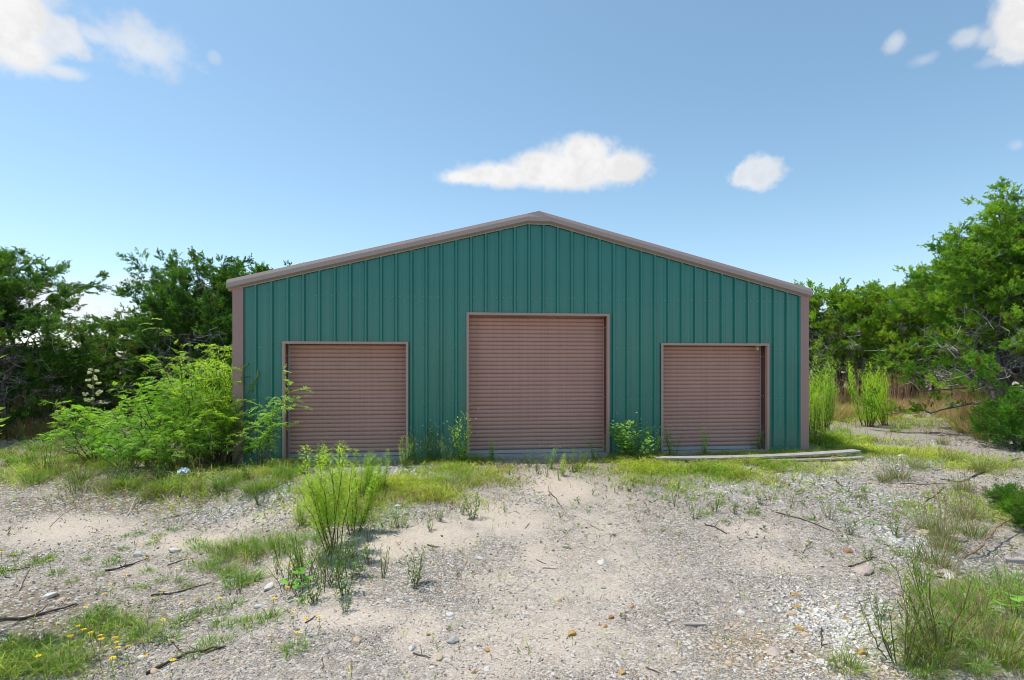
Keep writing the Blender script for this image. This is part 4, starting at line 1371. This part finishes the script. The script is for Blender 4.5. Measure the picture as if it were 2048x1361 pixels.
    hgt = (.07 + .23 * rg.random(n) ** 1.5) * (.65 + .6 * np.clip(den, 0, 1)) * np.where(d > 13, 2.0, 1.0)
    t = np.clip(.5 + .9 * fbm(x, y, 1.1, 3) + .25 * rg.normal(size=n), 0, 1)
    c = mixcol((.19, .36, .03), (.50, .62, .065), t)
    st = rg.random(n) < .15 + .28 * (fbm(x + 9, y, .9, 3) > .12)
    c[st] = mixcol((.26, .18, .08), (.42, .34, .18), rg.random(st.sum()))
    blades(mb, P, D, hgt, np.where(d > 12, .012, np.where(d > 7.5, .009, .006)) * (.7 + .6 * rg.random(n)), .5 + .6 * rg.random(n), c * .85, rg, c * 1.15)
    o = mb.build('ground_grass', MATS['blade'])
    tag(o, 'short lime and straw grass growing in patches over the yard', 'grass', kind='stuff')


grasses()


# ------------------------------------------------------------------ yellow flowers
def flowers():
    rg = np.random.default_rng(9)
    protos = []
    for s in range(3):
        st, pe, ce = MB(), MB(), MB()
        h = (.16, .22, .28)[s]
        p = wander((0, 0, -.01), (.02, .01, h), 5, .3, rg)
        st.tube(p, [.0022, .002, .0018, .0016, .0018], 4, (.14, .24, .05), cap=False)
        n = 10
        th = np.arange(n) * 6.283 / n
        rad = np.stack([np.cos(th), np.sin(th), np.full(n, .22)], 1)
        leaves(pe, np.tile(p[-1], (n, 1)), nrm(rad), np.stack([-np.sin(th), np.cos(th), np.zeros(n)], 1), .026, .017, mixcol((.80, .52, .01), (.90, .66, .02), rg.random(n)), .08)
        k = 8
        t2 = np.arange(k) * 6.283 / k
        v = np.concatenate([np.stack([.008 * np.cos(t2), .008 * np.sin(t2), np.zeros(k)], 1), [[0, 0, .006]]]) + p[-1] + np.array([0, 0, .002])
        ce.add(v, [(i, (i + 1) % k, k) for i in range(k)], (.55, .30, .02))
        m = 7
        u = rg.random(m) * .6
        q = np.stack([np.interp(u * 4, np.arange(5), p[:, c]) for c in range(3)], 1)
        lf = MB()
        leaves(lf, q, nrm(rg.normal(size=(m, 3)) * np.array([1, 1, .4]) + np.array([0, 0, .5])), unit(rg, m), .05, .007, (.10, .20, .04))
        protos.append([('stem', mesh_of(st, 'stem', 'stem')), ('petals', mesh_of(pe, 'petals', 'petal')), ('flower_centre', mesh_of(ce, 'flower_centre', 'petal')), ('leaves', mesh_of(lf, 'leaves', 'leaf'))])
    L = 'small yellow daisy-like wildflower'
    pts = [(92, 1241, 1), (172, 1256, 1), (188, 1264, 1), (206, 1274, 1), (226, 1266, 0), (237, 1269, 0), (205, 1262, 0), (238, 1280, 0), (233, 1286, 0), (256, 1282, 0), (138, 1268, 1), (75, 1312, 1), (229, 1313, 1), (152, 1243, 0), (167, 1208, 0), (320, 1238, 1), (285, 1310, 0), (340, 1337, 1),
           (441, 1202, 1), (553, 1212, 1), (580, 1192, 1), (368, 1197, 0), (388, 1193, 0), (302, 1190, 0), (222, 1165, 0), (250, 1147, 0), (205, 1180, 0), (350, 1136, 0), (374, 1115, 0), (295, 1110, 0), (311, 1066, 0), (328, 1058, 0), (104, 1115, 0), (72, 1100, 0), (176, 1085, 0), (30, 1100, 0), (395, 1080, 0),
           (358, 1088, 0), (597, 1128, 0), (575, 1133, 0), (590, 1226, 0), (611, 1236, 0), (600, 1262, 0), (635, 1233, 0), (220, 1061, 0), (5, 1100, 1)]
    for (px, py, b) in pts:
        # the head shows at px, py: the plant stands a little nearer than the ground behind its head
        s = rg.integers(3) if b else 0
        h = (.16, .22, .28)[s]
        x, y, z = ground(px, py)
        l, d = to_cam(x, y)
        d2 = d * (CZ - z - h) / (CZ - z)
        x, y = to_world((px - 1024) / F * d2, d2)
        place('yellow_wildflower', where(L, px, py) or L + ' at lower left', 'flower', protos[s], (x, y, float(terrain(x, y))), rg.random() * 6.28, 1.0 if b else .85, 'yellow wildflowers at lower left')


flowers()

# ------------------------------------------------------------------ boards, sticks, stones, gravel
def board_mesh(L, Wd, T, sag, seed, mat, nseg=14, split=True):
    """an old plank: bowed, edges worn, end checks"""
    rg = np.random.default_rng(seed)
    mb = MB()
    xs = np.linspace(-L / 2, L / 2, nseg)
    sec = [(-.5, -.5), (.5, -.5), (.5, .3), (.44, .5), (-.44, .5), (-.5, .3)]
    V = []
    for i, x in enumerate(xs):
        u = x / (L / 2)
        for (a, b) in sec:
            e = 1 + rg.normal() * .012
            xx = x + (rg.normal() * .012 if i in (0, nseg - 1) else 0)
            V.append((xx, a * Wd * e, b * T + sag * (u * u) + rg.normal() * .0012))
    k = 6
    f = [(i * k + j, i * k + (j + 1) % k, (i + 1) * k + (j + 1) % k, (i + 1) * k + j) for i in range(nseg - 1) for j in range(k)]
    mb.add(V, [q[::-1] for q in f])
    e0, e1 = [0, 1, 2, 3, 4, 5], [(nseg - 1) * k + j for j in range(k)]
    mb.q.append(np.array([[e0[0], e0[1], e0[2], e0[5]], [e0[2], e0[3], e0[4], e0[5]]]))
    mb.q.append(np.array([[e1[5], e1[2], e1[1], e1[0]], [e1[5], e1[4], e1[3], e1[2]]]))
    me = mb.mesh('board')
    me.materials.append(MATS[mat])
    return me


def boards():
    def put(label, me, a, b, z0, z1, name='weathered_plank', roll=0.0):
        o = link(name, me)
        ax, ay = a
        bx, by = b
        o.location = ((ax + bx) / 2, (ay + by) / 2, (z0 + z1) / 2)
        o.rotation_euler = (roll, -math.atan2(z1 - z0, math.hypot(bx - ax, by - ay)), math.atan2(by - ay, bx - ax))
        return tag(o, label, 'plank', 'old planks by the right door')
    # top plank reaches from below the right door to beyond the barn corner
    a, b = (8.28, -0.90), (12.60, -0.98)
    L = math.hypot(b[0] - a[0], b[1] - a[1])
    put('long bowed grey plank lying before the right roller door', board_mesh(L, .235, .036, .045, 1, 'grey_wood'), a, b, .005, .075)
    a, b = (10.6, -1.02), (12.55, -1.10)
    put('shorter grey plank under the right end of the long one', board_mesh(2.0, .24, .04, .006, 2, 'grey_wood', 8), a, b, -.03, .005)
    a, b = (11.2, -1.2), (12.72, -1.30)
    put('thin weathered board on the ground beside the plank ends', board_mesh(1.5, .14, .022, .004, 3, 'grey_wood', 6), a, b, -.085, -.075)
    mb = MB().box((-.11, -.045, -.035), (.11, .045, .035))
    o = mb.build('wood_block', MATS['brown_wood'])
    o.location = (12.05, -1.06, .0)
    o.rotation_euler = (0, 0, .3)
    # chamfered offcut rather than a bare box
    bv = o.modifiers.new('worn_edges', 'BEVEL')
    bv.width = .008
    bv.segments = 2
    tag(o, 'short reddish wood block propping the long plank right end', 'block')
    for (px, py, L, lab, rz, sc) in ((2055, 1127, .42, 'pale weathered board at the right edge above the grass clumps', -.25, 1), (2062, 1152, .40, 'grey board half hidden in grass at the right edge', -.05, 1)):
        x, y, z = ground(px, py)
        o = link('weathered_board', board_mesh(L, .09, .04, .002, 7, 'grey_wood', 6))
        o.location = (x, y, z + .02)
        o.rotation_euler = (0, 0, -YAW + rz)
        tag(o, lab, 'board', 'boards at the right edge')
    x, y, z = ground(1392, 1252)
    o = link('wood_offcut', board_mesh(.17, .035, .018, .001, 9, 'grey_wood', 4))
    o.location = (x, y, z + .012)
    o.rotation_euler = (0, 0, -.1)
    tag(o, 'small flat grey wood offcut alone on the gravel', 'offcut')
    # crumpled film caught under the thicket
    rg = np.random.default_rng(4)
    n = 9
    u, v = np.meshgrid(np.linspace(-1, 1, n), np.linspace(-1, 1, n), indexing='ij')
    z = .07 * (1 - .5 * (u ** 2 + v ** 2)) + rg.normal(size=u.shape) * .022
    P = np.stack([u * .09 + rg.normal(size=u.shape) * .015, v * .07 + rg.normal(size=u.shape) * .02, np.maximum(z, -.01)], -1).reshape(-1, 3)
    i, j = np.meshgrid(np.arange(n - 1), np.arange(n - 1), indexing='ij')
    f = np.stack([i * n + j, (i + 1) * n + j, (i + 1) * n + j + 1, i * n + j + 1], -1).reshape(-1, 4)
    o = MB().add(P, f).build('plastic_bag', MATS['plastic_film'], smooth=False)
    x, y, z = ground_at(368, 9.3)
    o.location = (x, y, z + .06)
    tag(o, 'crumpled pale blue plastic scrap under the left thicket', 'litter')


boards()

STICKS = [
    ([(-10, 1247), (60, 1240), (150, 1213)], .017, 'dark_stick', 'thick dark stick lying at the left edge above the flowers'),
    ([(213, 1144), (245, 1138), (290, 1124)], .016, 'dark_stick', 'short dark log piece on the bare ground at left'),
    ([(300, 1198), (350, 1190), (420, 1170)], .011, 'dark_stick', 'straight thin stick left of the ragged tufts'),
    ([(285, 1357), (350, 1325), (400, 1308), (452, 1296)], .018, 'dark_stick', 'longest dark branch lying at the bottom left'),
    ([(345, 1286), (356, 1300), (372, 1316)], .007, 'dark_stick', 'thin twig crossing the longest dark branch'),
    ([(335, 1133), (365, 1124), (395, 1119)], .008, 'dark_stick', 'small curved stick on pale ground at left'),
    ([(325, 1041), (365, 1030)], .012, 'pale_stick', 'pale short stick at the foot of the bank'),
    ([(255, 1034), (266, 1016), (275, 1000)], .010, 'pale_stick', 'pale stick standing against the bank'),
    ([(100, 1055), (130, 1028), (180, 1000)], .004, 'dark_stick', 'dark root running up the left bank'),
    ([(1552, 1027), (1600, 1040), (1668, 1068)], .012, 'dark_stick', 'long black stick on the gravel right of centre'),
    ([(1408, 1050), (1430, 1058), (1455, 1071)], .012, 'dark_stick', 'short brown stick left of the long black one'),
    ([(1698, 1137), (1725, 1128), (1752, 1117)], .009, 'dark_stick', 'dark twig behind the angular pinkish rock'),
    ([(1640, 1262), (1644, 1282), (1642, 1303)], .012, 'dark_stick', 'short black stick pointing at the viewer among white stones'),
    ([(1925, 1122), (1965, 1112), (1990, 1092), (2012, 1072), (2060, 1055)], .018, 'tan_stick', 'curved tan branch arching in from the right edge'),
    ([(1945, 958), (1985, 940), (2045, 918)], .020, 'dark_stick', 'dark branch on the ground at the right below the young juniper'),
    ([(1880, 960), (1920, 966), (1948, 955)], .012, 'dark_stick', 'dark stick joining the branch at right'),
    ([(1850, 1005), (1870, 995), (1890, 975)], .011, 'dark_stick', 'forked dark stick on gravel at right'),
    ([(1800, 968), (1850, 972), (1895, 968)], .008, 'dark_stick', 'thin dark stick lying level on the right gravel'),
    ([(1098, 984), (1112, 1000), (1126, 1020)], .010, 'dark_stick', 'bent twig on the sandy drive below the middle door'),
    ([(855, 1093), (880, 1098)], .009, 'dark_stick', 'short dark twig on the sand below the left grass'),
    ([(1050, 1058), (1060, 1048)], .006, 'dark_stick', 'tiny twig on the middle of the drive'),
    ([(825, 1310), (842, 1318), (862, 1322)], .008, 'dark_stick', 'crooked dark twig at bottom left of the drive'),
    ([(1072, 1122), (1090, 1132)], .006, 'dark_stick', 'thin twig at the centre of the drive'),
    ([(1085, 1140), (1105, 1140)], .006, 'dark_stick', 'thin twig just below the other at the drive centre'),
    ([(-8, 1146), (30, 1142), (60, 1138)], .010, 'dark_stick', 'thin stick at the left edge of the bare ground'),
    ([(38, 1185), (50, 1160), (60, 1140)], .006, 'dark_stick', 'thin twig leaning from the left edge stick'),
    ([(1180, 1050), (1200, 1062)], .005, 'dark_stick', 'fine twig on the right side of the drive'),
    ([(1290, 1340), (1320, 1352)], .006, 'dark_stick', 'fine twig at the bottom of the drive'),
    ([(610, 1248), (632, 1236)], .008, 'dark_stick', 'short twig on the sand below the broad leaved plant'),
    ([(1850, 1150), (1890, 1160), (1925, 1150)], .008, 'dark_stick', 'dark twig below the wiry grass at right'),
    ([(1580, 1190), (1620, 1205), (1680, 1240)], .004, 'dark_stick', 'hair thin root across the white stones'),
    ([(1760, 1090), (1800, 1100), (1830, 1095)], .005, 'dark_stick', 'thin dark twig among coarse white stones'),
]


def sticks():
    rg = np.random.default_rng(55)
    for k, (pl, r, mat, lab) in enumerate(STICKS):
        pts = [np.array(ground(*p)) for p in pl]
        o0 = pts[0].copy()
        P = []
        for a, b in zip(pts[:-1], pts[1:]):
            for t in np.linspace(0, 1, 5)[:-1]:
                P.append(a + (b - a) * t)
        P.append(pts[-1])
        P = np.array(P)
        P[:, :2] += rg.normal(size=(len(P), 2)) * r * .6
        P[:, 2] = terrain(P[:, 0], P[:, 1]) + r * .75 + np.abs(rg.normal(size=len(P))) * r * .3
        if k == 7:
            P[:, 2] += np.linspace(0, .10, len(P))
        if k == 13:
            P[:, 2] += np.array([0, .02, .05, .08, .10, .12, .13, .14, .15, .16, .17, .17, .17, .17, .17, .17, .17][:len(P)])
        rad = r * .78 * np.interp(np.linspace(0, 1, len(P)), [0, .5, 1], [1, .85, .5]) * (1 + rg.normal(size=len(P)) * .12)
        mb = MB().tube(P - o0, rad, 7)
        for q in range(2 if r > .009 else 1):
            i = rg.integers(2, len(P) - 1)
            e = P[i] - o0 + np.array([*(rg.normal(size=2) * r * 5), r * 2.0])
            mb.tube(np.stack([P[i] - o0, (P[i] - o0 + e) / 2 + rg.normal(size=3) * r * .4, e]), [r * .45, r * .35, r * .2], 5)
        o = mb.build('stick', MATS[mat], smooth=True)
        o.location = o0
        tag(o, lab, 'stick', 'fallen sticks in the yard')


sticks()


def rock_meshes(n, seed, sub=1, flat=.6):
    """angular limestone lumps from a jittered, plane-cut icosphere"""
    import bmesh
    out = []
    rg = np.random.default_rng(seed)
    for k in range(n):
        bm = bmesh.new()
        bmesh.ops.create_icosphere(bm, subdivisions=sub + 1, radius=1.0)
        cuts = unit(rg, 9)
        dist = .55 + .3 * rg.random(9)
        sc = np.array([1.0, .65 + .3 * rg.random(), flat * (.7 + .5 * rg.random())])
        for v in bm.verts:
            p = np.array(v.co)
            for c, d in zip(cuts, dist):
                s = p @ c
                if s > d:
                    p = p - c * (s - d)
            p = p * sc + rg.normal(size=3) * .03
            v.co = p
        me = bpy.data.meshes.new('stone')
        bm.to_mesh(me)
        bm.free()
        co = np.array([v.co[:] for v in me.vertices])
        out.append((co, np.array([p.vertices[:] for p in me.polygons])))
        bpy.data.meshes.remove(me)
    return out


STONE_COL = {'white': (.66, .63, .58), 'grey': (.40, .385, .37), 'ochre': (.50, .31, .11), 'tan': (.55, .43, .30), 'pink': (.52, .42, .37), 'rust': (.36, .19, .09)}
ROCKS = [
    (1727, 1147, .105, 'pink', 'angular pinkish grey rock among gravel at right'),
    (1548, 1308, .075, 'pink', 'rounded pale pink rock near the bottom right'),
    (1768, 1300, .085, 'grey', 'flat grey slab stone left of the bottom right grass'),
    (1722, 1312, .060, 'ochre', 'large ochre stone beside the flat grey slab'),
    (1205, 1130, .065, 'white', 'pale stone alone on the right of the drive'),
    (1222, 1238, .040, 'rust', 'brown stone on the drive near the bottom'),
    (1142, 1270, .050, 'ochre', 'ochre stone on the lower middle of the drive'),
    (1212, 1258, .035, 'ochre', 'small ochre stone below the brown one'),
    (1106, 1102, .035, 'rust', 'brown pebble at the centre of the drive'),
    (1695, 1105, .060, 'rust', 'dark brown stone behind the angular rock'),
    (1590, 1192, .055, 'ochre', 'bright ochre stone on the gravel right of centre'),
    (1595, 1216, .045, 'ochre', 'second ochre stone just below the bright one'),
    (1585, 1232, .050, 'tan', 'tan stone below the two ochre stones'),
    (1600, 1262, .050, 'ochre', 'ochre stone left of the short black stick'),
    (1610, 1275, .040, 'tan', 'tan stone touching the ochre one by the black stick'),
    (280, 1112, .085, 'white', 'flat pale stone on the bare ground at left'),
    (330, 1182, .060, 'tan', 'tan rock beside the straight thin stick'),
    (350, 1105, .100, 'white', 'flat white rock at the left of the olive tufts'),
    (540, 1178, .095, 'white', 'white slab on the sand near the broad leaved plant'),
    (285, 1320, .060, 'white', 'white flat stone left of the longest branch'),
    (310, 1345, .055, 'tan', 'tan stone beside the longest branch'),
    (100, 1195, .080, 'white', 'flat white stone near the left stick'),
    (125, 1208, .075, 'pink', 'pinkish flat stone near the left stick'),
    (518, 1216, .055, 'white', 'white stone at the right of the small tufts'),
    (795, 1018, .080, 'white', 'white stone at the lower edge of the left grass'),
    (1850, 1068, .110, 'tan', 'tan rock among coarse white stones at right'),
    (1915, 1080, .130, 'pink', 'pinkish rock under the wiry grass at right'),
    (1890, 1150, .100, 'pink', 'pink rock below the curved tan branch'),
    (1900, 1160, .090, 'white', 'white rock beside the pink one below the branch'),
    (1995, 1225, .090, 'white', 'pale rounded rock in the grass at bottom right'),
    (1815, 1210, .060, 'tan', 'tan stone left of the bottom right grass clumps'),
    (1790, 1192, .055, 'pink', 'pinkish stone on gravel below the angular rock'),
    (1905, 1285, .065, 'rust', 'rusty stone inside the bottom right grass'),
    (1805, 915, .120, 'white', 'white rock on the path beyond the planks'),
    (960, 1120, .055, 'white', 'pale stone on the left of the drive'),
    (780, 1205, .045, 'white', 'white stone on the sand right of the weeds'),
    (905, 1287, .060, 'grey', 'dark grey stone at the bottom of the drive'),
    (715, 1288, .055, 'tan', 'tan stone at the lower left of the drive'),
    (825, 1302, .050, 'white', 'white stone beside the crooked twig'),
    (880, 1320, .045, 'tan', 'tan stone right of the crooked twig'),
    (1220, 1050, .050, 'grey', 'dark stone at the upper right of the drive'),
    (900, 1233, .050, 'white', 'white stone on the lower drive left of centre'),
]

def stones():
    rg = np.random.default_rng(66)
    src = rock_meshes(7, 8, 1, .62)
    cache = {}

    def mesh_for(i, colr):
        key = (i, colr)
        if key not in cache:
            co, f = src[i]
            cache[key] = mesh_of(MB().add(co, f, STONE_COL[colr]), 'stone', 'stone')
        return cache[key]

    def put(px, py, r, colr, lab, grp):
        x, y, z = ground(px, py)
        o = link('stone', mesh_for(int(rg.integers(len(src))), colr))
        o.scale = (r, r * (.8 + .4 * rg.random()), r * (.75 + .3 * rg.random()))
        o.location = (x, y, z + r * .12)
        o.rotation_euler = (rg.normal() * .15, rg.normal() * .15, rg.random() * 6.28)
        tag(o, lab, 'stone', grp)
    for k, (px, py, r, c, lab) in enumerate(ROCKS):
        USED.add(lab)
        put(px, py, r * (1.15 if k == 0 else .92), c, lab, 'notable rocks in the yard')
    names = {'white': 'white limestone lump', 'grey': 'grey stone', 'ochre': 'ochre stone', 'tan': 'tan stone', 'pink': 'pinkish stone', 'rust': 'rust brown stone'}
    n = 0
    zones = [((1450, 1190, 1850, 1355), 95, ('white',) * 6 + ('ochre', 'ochre', 'tan', 'grey', 'pink')), ((1700, 1000, 1900, 1180), 42, ('white',) * 5 + ('tan', 'pink')), ((850, 1150, 1450, 1355), 36, ('white', 'white', 'tan', 'grey', 'ochre')),
             ((60, 1120, 700, 1355), 44, ('white', 'white', 'tan', 'grey', 'pink'))]
    for (x0, y0, x1, y1), m, cs in zones:
        for k in range(m):
            px, py = rg.uniform(x0, x1), rg.uniform(y0, y1)
            c = cs[rg.integers(len(cs))]
            r = .016 + .016 * rg.random() ** 2
            lab = where('small ' + names[c], px, py)
            if lab and len(lab.split()) <= 16:
                put(px, py, r * (1.25 if x0 > 1400 else 1), c, lab, 'loose stones on the gravel')


stones()


def gravel():
    """crushed limestone: tens of thousands of chips, one object"""
    rg = np.random.default_rng(88)
    src = []
    for k in range(10):
        # eight-cornered chips with uneven corners
        v = np.array([(-1, -1, -1), (1, -1, -1), (1, 1, -1), (-1, 1, -1), (-1, -1, 1), (1, -1, 1), (1, 1, 1), (-1, 1, 1)], float) * .62
        v += rg.normal(size=v.shape) * .20
        v[4:] *= np.array([.75, .75, .9])
        src.append(v * np.array([1, .55 + .4 * rg.random(), .35 + .4 * rg.random()]))
    q = np.array([(4, 5, 6, 7), (0, 1, 5, 4), (1, 2, 6, 5), (2, 3, 7, 6), (3, 0, 4, 7)])
    X, Y, RR = [], [], []
    for (d0, d1, dens, r0, r1) in ((2.9, 4.6, 2300, .0055, .017), (4.6, 6.6, 1050, .007, .022), (6.6, 9.5, 430, .010, .028), (9.5, 14.0, 120, .014, .036)):
        area = (d1 ** 2 - d0 ** 2) * 1.02
        n = int(area * dens)
        d = np.sqrt(rg.uniform(d0 ** 2, d1 ** 2, n))
        lat = d * rg.uniform(-1.02, 1.02, n)
        x, y = to_world(lat, d)
        sand, co = field(SAND, x, y), field(COARSE, x, y)
        den = np.clip(.62 - .60 * sand + .75 * co + .8 * fbm(x, y, 1.3, 4), .04, 1)
        keep = (rg.random(n) < den) & ((y < -.12) | (x < -.2) | (x > W + .2))
        x, y, co = x[keep], y[keep], co[keep]
        r = r0 + (r1 - r0) * rg.random(len(x)) ** 2.2
        r = r * (.85 + 1.15 * co)
        X.append(x)
        Y.append(y)
        RR.append(r)
    for (d0, d1, dens, r0, r1) in ((2.9, 5.0, 900, .012, .030), (5.0, 8.0, 420, .015, .034), (8.0, 12.5, 130, .018, .040)):
        n = int((d1 ** 2 - d0 ** 2) * 1.02 * dens)
        d = np.sqrt(rg.uniform(d0 ** 2, d1 ** 2, n))
        x, y = to_world(d * rg.uniform(-1.02, 1.02, n), d)
        co = field(COARSE, x, y) * (.75 + .9 * fbm(x, y, 1.0, 3))
        keep = (rg.random(n) < np.clip(co * 1.1 - .12, 0, 1)) & (y < -.2)
        X.append(x[keep])
        Y.append(y[keep])
        RR.append(r0 + (r1 - r0) * rg.random(int(keep.sum())) ** 2)
    x, y, r = np.concatenate(X), np.concatenate(Y), np.concatenate(RR)
    n = len(x)
    kind = rg.integers(len(src), size=n)
    base = np.array(src)[kind] * r[:, None, None]
    a = rg.random(n) * 6.28
    ca, sa = np.cos(a)[:, None], np.sin(a)[:, None]
    vx = base[..., 0] * ca - base[..., 1] * sa
    vy = base[..., 0] * sa + base[..., 1] * ca
    tx, ty = rg.normal(size=(n, 1)) * .22, rg.normal(size=(n, 1)) * .22
    vz = base[..., 2] + vx * tx + vy * ty
    z = terrain(x, y) + r * .16
    v = np.stack([vx + x[:, None], vy + y[:, None], vz + z[:, None]], -1).reshape(-1, 3)
    f = (np.arange(n)[:, None, None] * 8 + q[None]).reshape(-1, 4)
    t = rg.random(n)
    col = mixcol((.26, .23, .20), (.70, .65, .58), t)
    och = field(OCHRE, x, y)
    pick = rg.random(n)
    oc = pick < .035 + .42 * och
    col[oc] = mixcol((.44, .28, .11), (.60, .47, .31), rg.random(oc.sum()))
    dk = pick > .965
    col[dk] = mixcol((.16, .145, .13), (.28, .25, .22), rg.random(dk.sum()))
    co = field(COARSE, x, y)[:, None]
    col = col * (1 - .62 * co) + np.array([.90, .875, .83]) * (.62 * co) * (.75 + .35 * rg.random((n, 1)))
    gy = field(GREYED, x, y)[:, None]
    col = col * (1 - gy * np.array([.46, .46, .46]))
    o = MB().add(v, f, np.repeat(col, 8, 0)).build('gravel', MATS['stone'])
    tag(o, 'loose crushed white and tan limestone gravel spread over the yard', 'gravel', kind='stuff')


gravel()


def litter():
    """sprouts, dead sprigs, bark crumbs and leaf litter too small to count"""
    rg = np.random.default_rng(123)
    n = 14000
    d = np.sqrt(rg.uniform(2.9 ** 2, 12.5 ** 2, n))
    lat = d * rg.uniform(-1.02, 1.02, n)
    x, y = to_world(lat, d)
    w = .10 + .9 * np.clip(fbm(x, y, .8, 4) + .05, 0, 1) * 1.5
    extra = spots([(1480, 1020, 260, 45, 1), (1350, 1000, 160, 40, 1), (700, 1080, 200, 60, .8), (1800, 1050, 200, 120, .8), (560, 1140, 160, 60, .9), (300, 1200, 300, 120, .5), (1090, 945, 140, 16, 1), (420, 1000, 260, 30, .8)])
    w = np.maximum(w * .5, field(extra, x, y) * .75) * (1 - .6 * field(SAND, x, y))
    keep = (rg.random(n) < w) & (y < -.15)
    x, y, d = x[keep], y[keep], d[keep]
    n = len(x)
    z = terrain(x, y)
    sp, cr = MB(), MB()
    isp = rg.random(n) < .50
    # sprouts: five or so leaves from one point
    P = np.stack([x, y, z], 1)[isp]
    m = len(P)
    K = 7
    D = nrm(rg.normal(size=(m, K, 3)) * np.array([1, 1, .5]) + np.array([0, 0, .75]))
    sz = (.018 + .045 * rg.random((m, 1)) ** 2) * np.clip(d[isp] / 6, .7, 1.4)[:, None]
    c = mixcol((.07, .15, .03), (.22, .33, .06), rg.random(m))
    dry = rg.random(m) < .35
    c[dry] = mixcol((.14, .10, .06), (.30, .23, .14), rg.random(dry.sum()))
    st = np.repeat(P, K, 0) + np.repeat(np.array([[0, 0, 1.0]]), m * K, 0) * (rg.random((m, K)) * sz).reshape(-1, 1) * .9
    leaves(sp, st, D.reshape(-1, 3), unit(rg, m * K), np.repeat(sz, K, 1).ravel() * (.6 + .7 * rg.random(m * K)), np.repeat(sz, K, 1).ravel() * .24, np.repeat(c, K, 0))
    tag(sp.build('sprouts', MATS['leaf']), 'tiny green and withered sprouts dotted over the gravel', 'sprouts', kind='stuff')
    # crumbs: flat dark chips and splinters
    Q = np.stack([x, y, z + .006], 1)[~isp]
    k = len(Q)
    a = rg.random(k) * 6.28
    L = .012 + .05 * rg.random(k) ** 2.5
    dv = np.stack([np.cos(a), np.sin(a), rg.normal(size=k) * .15], 1)
    sv = np.stack([-np.sin(a), np.cos(a), rg.normal(size=k) * .3], 1)
    hw = L * (.06 + .22 * rg.random(k))
    up = np.array([0, 0, 1.0])
    v = np.stack([Q - dv * L[:, None] * .5, Q + sv * hw[:, None], Q + dv * L[:, None] * .5, Q - sv * hw[:, None], Q + up * (hw[:, None] * .8 + .003)], 1)
    f = np.array([(0, 1, 4), (1, 2, 4), (2, 3, 4), (3, 0, 4)])
    cc = mixcol((.06, .045, .035), (.22, .16, .11), rg.random(k))
    cr.add(v.reshape(-1, 3), (np.arange(k)[:, None, None] * 5 + f[None]).reshape(-1, 3), np.repeat(cc, 5, 0))
    tag(cr.build('debris', MATS['stone']), 'dark bark crumbs, splinters and dead leaf bits strewn over the yard', 'debris', kind='stuff')


litter()
